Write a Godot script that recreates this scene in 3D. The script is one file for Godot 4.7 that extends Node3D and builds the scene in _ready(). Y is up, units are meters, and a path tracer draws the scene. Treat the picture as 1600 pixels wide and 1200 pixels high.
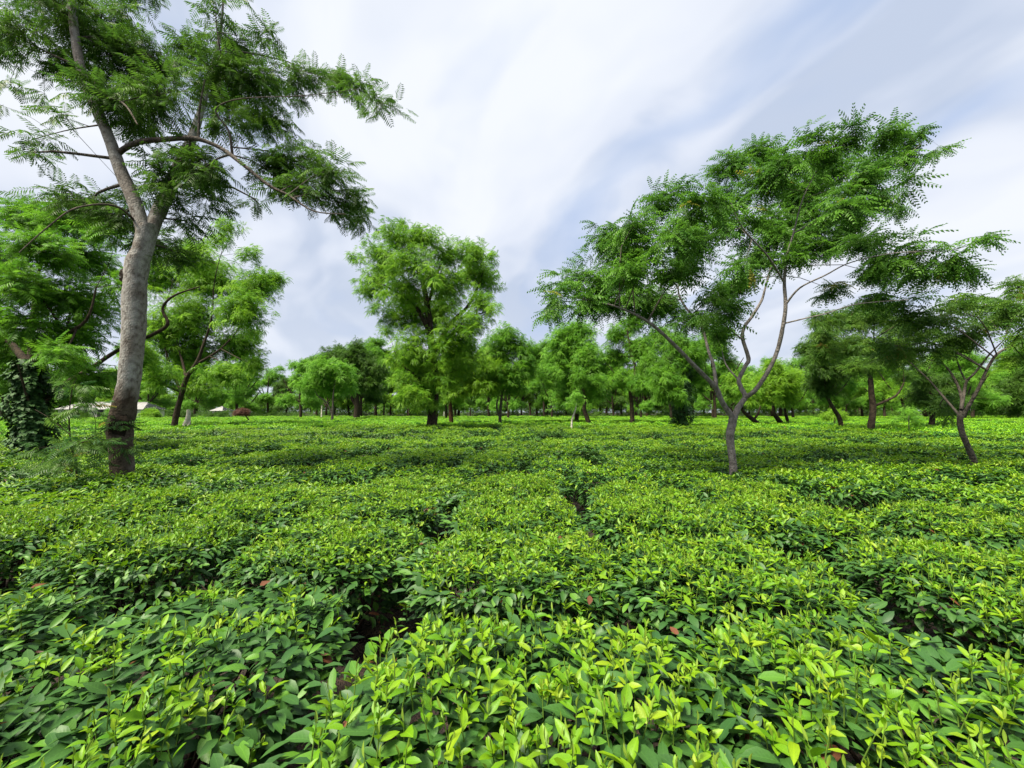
extends Node3D
# A tea garden under scattered shade trees, in soft daylight.

const TEA_TOP := 0.78
var rng := RandomNumberGenerator.new()
var noise := FastNoiseLite.new()
var used := {}
var M := {}


func _ready() -> void:
	rng.seed = 11
	noise.seed = 5
	noise.frequency = 1.0
	noise.fractal_octaves = 4
	# camera
	var cam := Camera3D.new()
	cam.name = "camera"
	cam.position = Vector3(0, 1.7, 0)
	cam.rotation_degrees.x = 3.868
	cam.fov = 86.66
	cam.near = 0.05
	cam.far = 900.0
	add_child(cam)
	# sky and exposure
	var env := Environment.new()
	env.background_mode = Environment.BG_SKY
	env.tonemap_mode = Environment.TONE_MAPPER_LINEAR
	env.tonemap_exposure = 2.45
	env.sdfgi_enabled = true
	env.ssao_enabled = true
	env.ssil_enabled = true
	var sky := Sky.new()
	var sm := PanoramaSkyMaterial.new()
	sm.panorama = sky_picture()
	sm.energy_multiplier = 0.43
	sky.sky_material = sm
	env.sky = sky
	var we := WorldEnvironment.new()
	we.name = "environment"
	we.environment = env
	add_child(we)
	# sun behind thin cloud
	var sun := DirectionalLight3D.new()
	sun.name = "sun"
	sun.light_energy = 1.5
	sun.light_color = Color(1.0, 0.96, 0.88)
	sun.light_angular_distance = 20.0
	sun.shadow_enabled = true
	add_child(sun)
	sun.look_at_from_position(Vector3.ZERO, Vector3(0.42, -0.85, -0.3), Vector3.UP)
	# setting, then things
	make_materials()
	make_ground()
	make_tea()
	make_trees()
	make_far_belt()
	make_small_things()


# ---------------------------------------------------------------- helpers
func numbered(called: String) -> String:
	if not used.has(called):
		used[called] = 0
		return called
	used[called] += 1
	return "%s_%03d" % [called, used[called]]


func thing(called: String, label: String, category: String, at: Vector3, group := "", kind := "") -> Node3D:
	var o := Node3D.new()
	o.name = numbered(called)
	o.position = at
	tag(o, label, category, group, kind)
	add_child(o)
	return o


func tag(o: Node3D, label: String, category: String, group := "", kind := "") -> void:
	if label:
		o.set_meta("label", label)
	if category:
		o.set_meta("category", category)
	if group:
		o.set_meta("group", group)
	if kind:
		o.set_meta("kind", kind)


func part(called: String, mesh: Mesh, mat: Material, parent: Node3D, kind := "") -> MeshInstance3D:
	var o := MeshInstance3D.new()
	o.name = called
	o.mesh = mesh
	if mat:
		o.material_override = mat
	if kind:
		o.set_meta("kind", kind)
	parent.add_child(o, true)
	return o


func scatter(called: String, mesh: Mesh, mat: Material, where: Array, tints: Array, parent: Node3D, kind := "") -> MultiMeshInstance3D:
	var mm := MultiMesh.new()
	mm.transform_format = MultiMesh.TRANSFORM_3D
	mm.use_colors = tints.size() > 0
	mm.mesh = mesh
	mm.instance_count = where.size()
	for i in where.size():
		mm.set_instance_transform(i, where[i])
		if tints.size():
			mm.set_instance_color(i, tints[i])
	var o := MultiMeshInstance3D.new()
	o.name = called
	o.multimesh = mm
	o.material_override = mat
	if kind:
		o.set_meta("kind", kind)
	parent.add_child(o, true)
	return o


class Shape:
	var v := PackedVector3Array()
	var n := PackedVector3Array()
	var uv := PackedVector2Array()
	var c := PackedColorArray()
	var ix := PackedInt32Array()

	func vert(p: Vector3, nn: Vector3, t: Vector2, col: Color) -> int:
		v.append(p)
		n.append(nn)
		uv.append(t)
		c.append(col)
		return v.size() - 1

	func tri(a: int, b: int, d: int) -> void:
		ix.append(a)
		ix.append(b)
		ix.append(d)

	# a full leaf blade: pointed, folded along the midrib, curved over its length (12 triangles)
	func leaf(o: Vector3, dir: Vector3, up: Vector3, l: float, w: float, fold: float, curl: float, col: Color) -> void:
		var side := dir.cross(up).normalized()
		up = side.cross(dir).normalized()
		var prev := []
		var ts := [0.0, 0.24, 0.52, 0.8, 1.0]
		var ws := [0.0, 0.78, 1.0, 0.62, 0.0]
		for k in 5:
			var t: float = ts[k]
			var m := o + dir * (l * t * (1.0 - 0.25 * absf(curl) * t)) - up * (curl * l * t * t)
			var nt := (up + dir * (2.0 * curl * t)).normalized()
			if k == 0 or k == 4:
				var a := vert(m, nt, Vector2(0.5, t), col)
				if k == 4:
					tri(prev[0], a, prev[1])
					tri(prev[1], a, prev[2])
				prev = [a]
			else:
				var e: float = ws[k] * w * 0.5
				var lift := nt * (fold * e)
				var wav := nt * (0.1 * e * sin(float(k) * 2.4 + o.x * 90.0))
				var a := vert(m - side * e + lift + wav, (nt + side * fold).normalized(), Vector2(0.5 - ws[k] * 0.5, t), col)
				var b := vert(m, nt, Vector2(0.5, t), col)
				var d := vert(m + side * e + lift - wav, (nt - side * fold).normalized(), Vector2(0.5 + ws[k] * 0.5, t), col)
				if prev.size() == 1:
					tri(prev[0], a, b)
					tri(prev[0], b, d)
				else:
					tri(prev[0], a, prev[1])
					tri(prev[1], a, b)
					tri(prev[1], b, prev[2])
					tri(prev[2], b, d)
				prev = [a, b, d]

	# the same leaf, a few metres off (2 or 4 triangles)
	func small_leaf(o: Vector3, dir: Vector3, up: Vector3, l: float, w: float, fold: float, curl: float, col: Color) -> void:
		var side := dir.cross(up).normalized()
		up = side.cross(dir).normalized()
		var m := o + dir * (l * 0.48) - up * (curl * l * 0.2)
		var a := vert(o, up, Vector2(0.5, 0), col)
		var b := vert(m - side * (w * 0.5) + up * (fold * w * 0.5), (up + side * fold).normalized(), Vector2(0, 0.5), col)
		var d := vert(m + side * (w * 0.5) + up * (fold * w * 0.5), (up - side * fold).normalized(), Vector2(1, 0.5), col)
		var e := vert(o + dir * (l * (1.0 - 0.2 * absf(curl))) - up * (curl * l), (up + dir * curl).normalized(), Vector2(0.5, 1), col)
		tri(a, b, e)
		tri(a, e, d)

	func tube(pts: Array, radii: Array, sides: int, col: Color, lumps := 0.0, cap := false) -> void:
		var first := v.size()
		var np := pts.size()
		var along := 0.0
		var ref := Vector3(0.31, 0.1, 0.95)
		for i in np:
			var p: Vector3 = pts[i]
			var ta: Vector3 = pts[mini(i + 1, np - 1)] - pts[maxi(i - 1, 0)]
			ta = ta.normalized()
			var s := ta.cross(ref).normalized()
			var q := s.cross(ta).normalized()
			if i > 0:
				along += (p - pts[i - 1]).length()
			for k in sides + 1:
				var a := TAU * float(k % sides) / sides
				var r: float = radii[i]
				if lumps > 0.0:
					r *= 1.0 + lumps * (sin(a * 3.0 + along * 1.3) * 0.6 + sin(a * 2.0 - along * 3.1) * 0.5 + sin(along * 9.0 + a) * 0.35)
				var d := s * cos(a) + q * sin(a)
				vert(p + d * r, d, Vector2(float(k) / sides, along), col)
		var row := sides + 1
		for i in np - 1:
			for k in sides:
				var a := first + i * row + k
				tri(a, a + 1, a + row)
				tri(a + 1, a + row + 1, a + row)
		if cap:
			var e := vert(pts[np - 1], (pts[np - 1] - pts[np - 2]).normalized(), Vector2(0.5, along), col)
			for k in sides:
				tri(first + (np - 1) * row + k, first + (np - 1) * row + k + 1, e)

	# a box with its eight corners given by centre and half sizes along three axes
	func box(ctr: Vector3, x: Vector3, y: Vector3, z: Vector3, col: Color) -> void:
		for f in [[x, y, z], [-x, z, y], [y, z, x], [-y, x, z], [z, x, y], [-z, y, x]]:
			var a: Vector3 = f[0]
			var b: Vector3 = f[1]
			var d: Vector3 = f[2]
			if b.cross(d).dot(a) > 0.0:
				var sw := b
				b = d
				d = sw
			var nn := a.normalized()
			var i0 := vert(ctr + a - b - d, nn, Vector2(0, 0), col)
			vert(ctr + a + b - d, nn, Vector2(1, 0), col)
			vert(ctr + a + b + d, nn, Vector2(1, 1), col)
			vert(ctr + a - b + d, nn, Vector2(0, 1), col)
			tri(i0, i0 + 1, i0 + 2)
			tri(i0, i0 + 2, i0 + 3)

	func quad(a: Vector3, b: Vector3, d: Vector3, e: Vector3, col: Color) -> void:
		var nn := (d - a).cross(b - a).normalized()
		var i0 := vert(a, nn, Vector2(0, 0), col)
		vert(b, nn, Vector2(1, 0), col)
		vert(d, nn, Vector2(1, 1), col)
		vert(e, nn, Vector2(0, 1), col)
		tri(i0, i0 + 1, i0 + 2)
		tri(i0, i0 + 2, i0 + 3)

	func mesh() -> ArrayMesh:
		var arr := []
		arr.resize(Mesh.ARRAY_MAX)
		arr[Mesh.ARRAY_VERTEX] = v
		arr[Mesh.ARRAY_NORMAL] = n
		arr[Mesh.ARRAY_TEX_UV] = uv
		arr[Mesh.ARRAY_COLOR] = c
		arr[Mesh.ARRAY_INDEX] = ix
		var m := ArrayMesh.new()
		m.add_surface_from_arrays(Mesh.PRIMITIVE_TRIANGLES, arr)
		return m


func rr(a: float, b: float) -> float:
	return rng.randf_range(a, b)


func mixc(a: Color, b: Color, t: float) -> Color:
	return a.lerp(b, t)


# ---------------------------------------------------------------- sky
func sky_picture() -> ImageTexture:
	var w := 1400
	var h := 700
	var im := Image.create(w, h, false, Image.FORMAT_RGBF)
	var f := FastNoiseLite.new()
	f.seed = 21
	f.frequency = 1.0
	f.fractal_octaves = 5
	var g := FastNoiseLite.new()
	g.seed = 4
	g.frequency = 1.0
	g.fractal_octaves = 3
	var white := Color(0.745, 0.80, 0.92)
	var bright := Color(0.88, 0.915, 0.98)
	var grey := Color(0.53, 0.61, 0.77)
	var blue := Color(0.37, 0.51, 0.80)
	for j in h:
		var el := PI * (0.5 - (j + 0.5) / h)
		if el < -0.02:
			im.fill_rect(Rect2i(0, j, w, h - j), Color(0.6, 0.66, 0.75))
			break
		var up := maxf(sin(el), 0.0)
		var y := up + 0.25
		var ch := cos(el)
		for i in w:
			var az := TAU * (i + 0.5) / w
			var x := sin(az) * ch / y
			var d := cos(az) * ch / y          # along the view, ahead is positive
			var s := x + 0.283 * d
			var warp := g.get_noise_2d(s * 1.3 + 7.0, d * 0.9)
			var ss := s + 0.16 * warp
			var soft := f.get_noise_2d(ss * 0.95 + 40.0, d * 0.6 + 9.0)
			var fine := f.get_noise_2d(ss * 3.0 - 11.0, d * 1.5 + 0.6 * warp)
			var puff := f.get_noise_2d(ss * 1.7 + 2.0, d * 1.1 - 6.0)
			# long clear lanes between the bands of thin cloud
			var lane := 9.0
			for at in [-3.2, -2.1, -1.45, 0.68, 1.27, 2.1, 2.9]:
				lane = minf(lane, absf(ss - at) * (1.0 if at < 1.0 else 1.8))
			var clear := smoothstep(0.0, 1.0, clampf(1.0 - lane / maxf(0.15 + 0.16 * fine, 0.07), 0.0, 1.0)) * clampf(0.8 + 1.1 * puff, 0.25, 1.0) * 0.5
			clear = clampf(clear + maxf(0.0, puff - 0.26) * 0.6, 0.0, 0.85)
			var shade := clampf(0.35 + 1.5 * soft + 0.8 * fine + 0.5 * puff, 0.0, 0.95)
			var c := white.lerp(grey, shade).lerp(bright, clampf(-soft * 1.9 - puff * 0.7 + 0.3 * fine, 0.0, 1.0))
			c = c.lerp(blue, clear)
			var haze := clampf(1.0 - up / 0.4, 0.0, 1.0)
			c = c.lerp(Color(0.76, 0.815, 0.915), haze * haze * 0.8)
			im.set_pixel(i, j, c)
	return ImageTexture.create_from_image(im)


# ---------------------------------------------------------------- materials
func noise_tex(size: int, freq: float, oct: int, sd: int, ramp: Array, normal := false, strength := 4.0) -> NoiseTexture2D:
	var f := FastNoiseLite.new()
	f.seed = sd
	f.frequency = freq
	f.fractal_octaves = oct
	var t := NoiseTexture2D.new()
	t.width = size
	t.height = size
	t.seamless = true
	t.noise = f
	if normal:
		t.as_normal_map = true
		t.bump_strength = strength
	elif ramp.size():
		var g := Gradient.new()
		var offs := PackedFloat32Array()
		var cols := PackedColorArray()
		for k in ramp.size():
			offs.append(ramp[k][0])
			cols.append(ramp[k][1])
		g.offsets = offs
		g.colors = cols
		t.color_ramp = g
	return t


func leaf_texture() -> Array:
	var w := 64
	var h := 128
	var im := Image.create(w, h, false, Image.FORMAT_RGB8)
	var hm := Image.create(w, h, false, Image.FORMAT_RGB8)
	for j in h:
		for i in w:
			var x := absf(i + 0.5 - w * 0.5) / (w * 0.5)
			var y := (j + 0.5) / h
			var vein := fposmod(y * 8.0 - x * 1.6, 1.0)
			var vv := clampf(1.0 - absf(vein - 0.5) / 0.09, 0.0, 1.0) * clampf(1.0 - x, 0.0, 1.0)
			var mid := clampf(1.0 - x / 0.07, 0.0, 1.0)
			var k := 0.9 + 0.06 * noise.get_noise_2d(i * 0.11, j * 0.11)
			var t := clampf(k + 0.07 * vv + 0.12 * mid, 0.0, 1.0)
			im.set_pixel(i, j, Color(clampf(t + 0.05 * mid, 0, 1), t, clampf(t - 0.04 * mid, 0, 1)))
			var q := 0.5 + 0.2 * sin(vein * TAU) * (1.0 - x) - 0.3 * mid
			hm.set_pixel(i, j, Color(q, q, q))
	hm.bump_map_to_normal_map(3.0)
	return [ImageTexture.create_from_image(im), ImageTexture.create_from_image(hm)]


func leaf_mat(rough: float, spec: float, back: Color, textured := false) -> StandardMaterial3D:
	var m := StandardMaterial3D.new()
	m.vertex_color_use_as_albedo = true
	m.albedo_color = Color.WHITE
	m.roughness = rough
	m.metallic_specular = spec
	m.cull_mode = BaseMaterial3D.CULL_DISABLED
	m.backlight_enabled = true
	m.backlight = back
	if textured:
		m.albedo_texture = M.leaf_tex[0]
		m.normal_enabled = true
		m.normal_texture = M.leaf_tex[1]
		m.normal_scale = 0.22
	return m


func bark_mat(dark: Color, light: Color, sd: int, scale: float, rough := 0.9, patch := 0.5) -> StandardMaterial3D:
	var m := StandardMaterial3D.new()
	m.uv1_triplanar = true
	m.uv1_scale = Vector3(scale, scale * 0.6, scale)
	m.albedo_texture = noise_tex(512, 0.012, 6, sd, [[0.0, dark], [patch - 0.18, dark.lerp(light, 0.35)], [patch, light.lerp(dark, 0.25)], [0.8, light], [1.0, light.lightened(0.15)]])
	m.detail_enabled = true
	m.detail_blend_mode = BaseMaterial3D.BLEND_MODE_MUL
	m.detail_uv_layer = BaseMaterial3D.DETAIL_UV_1
	m.detail_albedo = noise_tex(512, 0.09, 4, sd + 9, [[0.0, Color(0.5, 0.48, 0.46)], [0.35, Color(0.85, 0.84, 0.82)], [1.0, Color(1, 1, 1)]])
	m.heightmap_enabled = true
	m.heightmap_texture = noise_tex(512, 0.035, 5, sd + 3, [])
	m.heightmap_scale = 2.2
	m.roughness = rough
	m.metallic_specular = 0.3
	m.vertex_color_use_as_albedo = true
	return m


func make_materials() -> void:
	M.leaf_tex = leaf_texture()
	M.mature = leaf_mat(0.5, 0.4, Color(0.55, 0.55, 0.55), true)
	M.young = leaf_mat(0.48, 0.42, Color(0.85, 0.85, 0.85), true)
	M.tea_far = leaf_mat(0.48, 0.42, Color(0.75, 0.75, 0.75))
	M.tree_leaf = leaf_mat(0.5, 0.4, Color(0.97, 0.97, 0.97))
	M.ivy = leaf_mat(0.62, 0.35, Color(0.2, 0.2, 0.2))
	M.stem = StandardMaterial3D.new()
	M.stem.albedo_color = Color(0.27, 0.2, 0.14)
	M.stem.roughness = 0.85
	M.stem.albedo_texture = noise_tex(256, 0.05, 4, 77, [[0.0, Color(0.45, 0.42, 0.38)], [1.0, Color(1, 1, 1)]])
	M.stem.uv1_triplanar = true
	M.stem.uv1_scale = Vector3(3, 3, 3)
	M.green_stem = StandardMaterial3D.new()
	M.green_stem.albedo_color = Color(0.44, 0.56, 0.2)
	M.green_stem.roughness = 0.5
	M.pale = bark_mat(Color(0.36, 0.34, 0.32), Color(0.66, 0.66, 0.65), 31, 2.2, 0.85, 0.42)
	M.pale.heightmap_scale = 1.0
	M.grey = bark_mat(Color(0.24, 0.22, 0.2), Color(0.44, 0.42, 0.39), 32, 1.4)
	M.ash = bark_mat(Color(0.36, 0.34, 0.33), Color(0.62, 0.6, 0.59), 36, 2.4)
	M.dark = bark_mat(Color(0.13, 0.11, 0.09), Color(0.32, 0.28, 0.23), 33, 1.4)
	M.brown = bark_mat(Color(0.2, 0.13, 0.1), Color(0.42, 0.3, 0.23), 34, 1.4)
	M.white = bark_mat(Color(0.72, 0.69, 0.63), Color(0.9, 0.88, 0.84), 35, 1.4)
	var soil := StandardMaterial3D.new()
	soil.uv1_triplanar = true
	soil.uv1_world_triplanar = true
	soil.uv1_scale = Vector3(0.7, 0.7, 0.7)
	soil.albedo_texture = noise_tex(1024, 0.02, 6, 51, [[0.0, Color(0.11, 0.085, 0.07)], [0.5, Color(0.18, 0.14, 0.11)], [1.0, Color(0.29, 0.23, 0.18)]])
	soil.heightmap_enabled = true
	soil.heightmap_texture = noise_tex(1024, 0.05, 5, 52, [])
	soil.heightmap_scale = 3.0
	soil.roughness = 0.95
	M.soil = soil


# ---------------------------------------------------------------- ground
func make_ground() -> void:
	var s := Shape.new()
	var n := 60
	for j in n + 1:
		for i in n + 1:
			var x := pow(absf(i / float(n) - 0.5) * 2.0, 2.2) * signf(i - n * 0.5) * 600.0
			var z := pow(absf(j / float(n) - 0.5) * 2.0, 2.2) * signf(j - n * 0.5) * 600.0
			s.vert(Vector3(x, 0.012 * noise.get_noise_2d(x * 0.9, z * 0.9), z), Vector3.UP, Vector2(x, z), Color.WHITE)
	for j in n:
		for i in n:
			var a := j * (n + 1) + i
			s.tri(a, a + 1, a + n + 1)
			s.tri(a + 1, a + n + 2, a + n + 1)
	var g := part("ground", s.mesh(), M.soil, self)
	tag(g, "bare brown soil between and under the tea bushes", "ground", "", "structure")
	# fallen leaves in the lanes close by
	var l := Shape.new()
	for k in 900:
		var p := Vector3(rr(-3, 4), 0.02, rr(-6, -0.3))
		var a := rr(0, TAU)
		var c := [Color(0.16, 0.08, 0.035), Color(0.1, 0.05, 0.025), Color(0.22, 0.13, 0.05), Color(0.06, 0.04, 0.025)][k % 4] as Color
		l.small_leaf(p, Vector3(cos(a), rr(-0.05, 0.25), sin(a)).normalized(), Vector3.UP, rr(0.04, 0.08), rr(0.02, 0.035), 0.2, rr(-0.3, 0.4), c)
	var f := part("leaf_litter", l.mesh(), M.mature, self)
	tag(f, "dead brown leaves fallen on the soil between tea bushes", "leaf litter", "", "stuff")


# ---------------------------------------------------------------- tea
# Every tea bush is a table of shoots: the top plane carries old leaves and the flush of young shoots; the flanks old leaves only.
func top_at(x: float, z: float, w: float, d: float, h: float, sd: float) -> float:
	var f := pow(absf(x) / (w * 0.5), 4.0) + pow(absf(z) / (d * 0.5), 4.0)
	return h * (1.0 - 0.2 * minf(f, 1.3) * minf(f, 1.3)) + 0.12 * noise.get_noise_2d(x * 2.1 + sd, z * 2.1)


func tilt() -> Vector3:
	return Vector3(rr(-0.55, 0.55), 1.0, rr(-0.55, 0.55)).normalized()


func young_colour() -> Color:
	var t := rng.randf()
	if t < 0.5:
		return mixc(Color(0.27, 0.47, 0.008), Color(0.165, 0.37, 0.008), rng.randf())
	if t < 0.9:
		return mixc(Color(0.165, 0.37, 0.008), Color(0.085, 0.26, 0.01), rng.randf())
	return mixc(Color(0.38, 0.50, 0.025), Color(0.28, 0.43, 0.02), rng.randf())


func old_colour() -> Color:
	var t := rng.randf()
	if t < 0.004:
		return Color(0.16, 0.06, 0.03)
	if t < 0.75:
		return mixc(Color(0.034, 0.1, 0.024), Color(0.055, 0.15, 0.024), rng.randf())
	return mixc(Color(0.055, 0.15, 0.024), Color(0.1, 0.25, 0.02), rng.randf())


# {old, young, stems: Mesh, extra: leaves and shoots left out of the meshes, to be built one by one}
func bush(sd: int, w: float, d: float, h: float, lod: int, singles: bool, sparse := -0.3) -> Dictionary:
	rng.seed = 1000 + sd * 17 + lod
	var so := Shape.new()
	var sy := Shape.new()
	var st := Shape.new()
	var shoots := []
	var olds := []
	var off := sd * 13.7
	var step: float = [0.05, 0.07, 0.1][lod]
	var grow: float = [1.1, 1.3, 1.8][lod]
	var nx := int(w / step)
	var nz := int(d / step)
	for j in nz:
		for i in nx:
			var x := (i + rng.randf()) * step - w * 0.5
			var z := (j + rng.randf()) * step - d * 0.5
			var f := pow(absf(x) / (w * 0.5), 4.0) + pow(absf(z) / (d * 0.5), 4.0)
			if f > 1.1 + 0.75 * noise.get_noise_2d(x * 3.0 + off, z * 3.0):
				continue
			var y := top_at(x, z, w, d, h, off)
			var lean := Vector3(x / w, 0, z / d) * (0.5 * f)
			var a := rr(0, TAU)
			# old leaves under the shoot
			for k in (4 if lod == 0 else 3):
				a += 2.4 + rr(-0.5, 0.5)
				var el := rr(-0.15, 0.7)
				var dir := (Vector3(cos(a) * cos(el), sin(el), sin(a) * cos(el)) + lean).normalized()
				var p := Vector3(x, y - rr(0.03, 0.11), z)
				var l := (0.045 + 0.06 * pow(rng.randf(), 1.4)) * grow
				var e := [p, dir, l, l * rr(0.36, 0.46), rr(0.1, 0.45), rr(0.05, 0.4), old_colour()]
				if lod == 0 and k == 0:
					olds.append(e)
				elif lod == 0:
					so.leaf(e[0], e[1], tilt(), e[2], e[3], e[4], e[5], e[6])
				else:
					so.small_leaf(e[0], e[1], tilt(), e[2], e[3], e[4], e[5], e[6])
			# young shoot: two or three leaves and a bud
			var flush := noise.get_noise_2d(x * 1.7 + off, z * 1.7 + 50.0) + rr(-0.35, 0.35)
			if flush > sparse and f < 1.3:
				var col := young_colour()
				var b := Vector3(x, y - 0.02, z)
				var tall := rr(0.015, 0.075)
				var vigour := rr(0.62, 1.25)
				var axis := (Vector3.UP + Vector3(rr(-0.3, 0.3), 0, rr(-0.3, 0.3)) + lean).normalized()
				var leaves := []
				var aa := rr(0, TAU)
				for k in (rng.randi_range(2, 5) if lod == 0 else 3):
					aa += 2.3 + rr(-0.4, 0.4)
					var el := rr(0.25, 0.8) + k * 0.12
					var dir := (axis * sin(el) + Vector3(cos(aa), 0, sin(aa)) * cos(el)).normalized()
					var l := rr(0.036, 0.064) * (1.0 - 0.13 * k) * grow * vigour
					leaves.append([b + axis * tall * (0.35 + 0.2 * k), dir, l, l * rr(0.32, 0.44), rr(0.15, 0.7), rr(-0.1, 0.45), mixc(col, young_colour(), 0.35)])
				if lod == 0:
					shoots.append([b, axis, tall, leaves, aa])
				else:
					for q in leaves:
						sy.small_leaf(q[0], q[1], tilt(), q[2], q[3], q[4], q[5], q[6])
	# flanks
	var rim := 2.0 * (w + d) * 0.92
	for k in int(rim * h * [430.0, 330.0, 110.0][lod]):
		var a := rr(0, TAU)
		var t := sqrt(rng.randf())
		var y := h * (0.2 + 0.72 * t)
		var ca := cos(a)
		var sa := sin(a)
		var r := pow(pow(absf(ca) / (w * 0.5), 4.0) + pow(absf(sa) / (d * 0.5), 4.0), -0.25)
		r *= (0.66 + 0.36 * t) * rr(0.85, 1.0) * (1.0 + 0.22 * noise.get_noise_2d(a * 2.0 + off, y * 3.0))
		var out := Vector3(ca, 0, sa)
		var dir := (out + Vector3(rr(-0.9, 0.9), rr(-0.55, 0.75), rr(-0.9, 0.9))).normalized()
		var l := rr(0.05, 0.092) * grow
		var up := (Vector3.UP + out * 0.5).normalized()
		if lod == 0:
			so.leaf(Vector3(ca * r, y, sa * r), dir, up, l, l * rr(0.36, 0.46), rr(0.1, 0.45), rr(0.05, 0.45), old_colour())
		else:
			so.small_leaf(Vector3(ca * r, y, sa * r), dir, up, l, l * rr(0.36, 0.46), rr(0.1, 0.45), rr(0.05, 0.45), old_colour())
	# woody frame
	var nb: int = [26, 14, 5][lod]
	for k in nb:
		var a := rr(0, TAU)
		var b := Vector3(cos(a), 0, sin(a)) * rr(0.02, 0.12) + Vector3(0, -0.03, 0)
		var e := Vector3(rr(-0.45, 0.45) * w, h * rr(0.75, 0.9), rr(-0.45, 0.45) * d)
		var m := b.lerp(e, 0.5) + Vector3(rr(-0.08, 0.08), rr(-0.02, 0.12), rr(-0.08, 0.08))
		st.tube([b, m, e], [rr(0.012, 0.022), 0.01, 0.004], 5 if lod == 0 else 3, Color.WHITE)
	var extra := {shoots = [], olds = []}
	if lod == 0:
		# what faces the open side (+z) shows largest: those shoots and leaves are built one by one
		shoots.sort_custom(func(p, q): return p[0].z > q[0].z)
		olds.sort_custom(func(p, q): return p[0].z > q[0].z)
		var ns := 62 if singles else 0
		var no := 70 if singles else 0
		for i in shoots.size():
			if i < ns * 3 and i % 3 == 0:
				extra.shoots.append(shoots[i])
			else:
				var q: Array = shoots[i]
				for lf in q[3]:
					sy.leaf(lf[0], lf[1], tilt(), lf[2], lf[3], lf[4], lf[5], lf[6])
				bud(sy, q[0], q[1], q[2], q[4])
		for i in olds.size():
			if i < no * 4 and i % 4 == 0:
				extra.olds.append(olds[i])
			else:
				var e: Array = olds[i]
				so.leaf(e[0], e[1], Vector3.UP, e[2], e[3], e[4], e[5], e[6])
	return {old = so.mesh(), young = sy.mesh(), stems = st.mesh(), extra = extra, w = w, d = d, shape = [so, sy, st]}


func bud(s: Shape, b: Vector3, axis: Vector3, tall: float, a: float) -> void:
	var c := Color(0.26, 0.40, 0.05)
	var tip := b + axis * tall
	s.tube([b - axis * 0.03, b + axis * tall * 0.5, tip], [0.0021, 0.0018, 0.0012], 4, Color(0.16, 0.28, 0.04))
	s.leaf(tip, (axis + Vector3(cos(a), 0, sin(a)) * 0.15).normalized(), Vector3(sin(a), 0.1, -cos(a)), 0.036, 0.008, 0.9, 0.1, c)


func row_edge(row: int, cx: float) -> float:
	return (0.25 if cx < -0.6 else 0.62) - 1.27 * row - 0.45 * noise.get_noise_2d(cx * 0.12, row * 0.35) * smoothstep(1.0, 5.0, row) + 0.035 * cx * (1.0 - smoothstep(20.0, 50.0, row))


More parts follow.
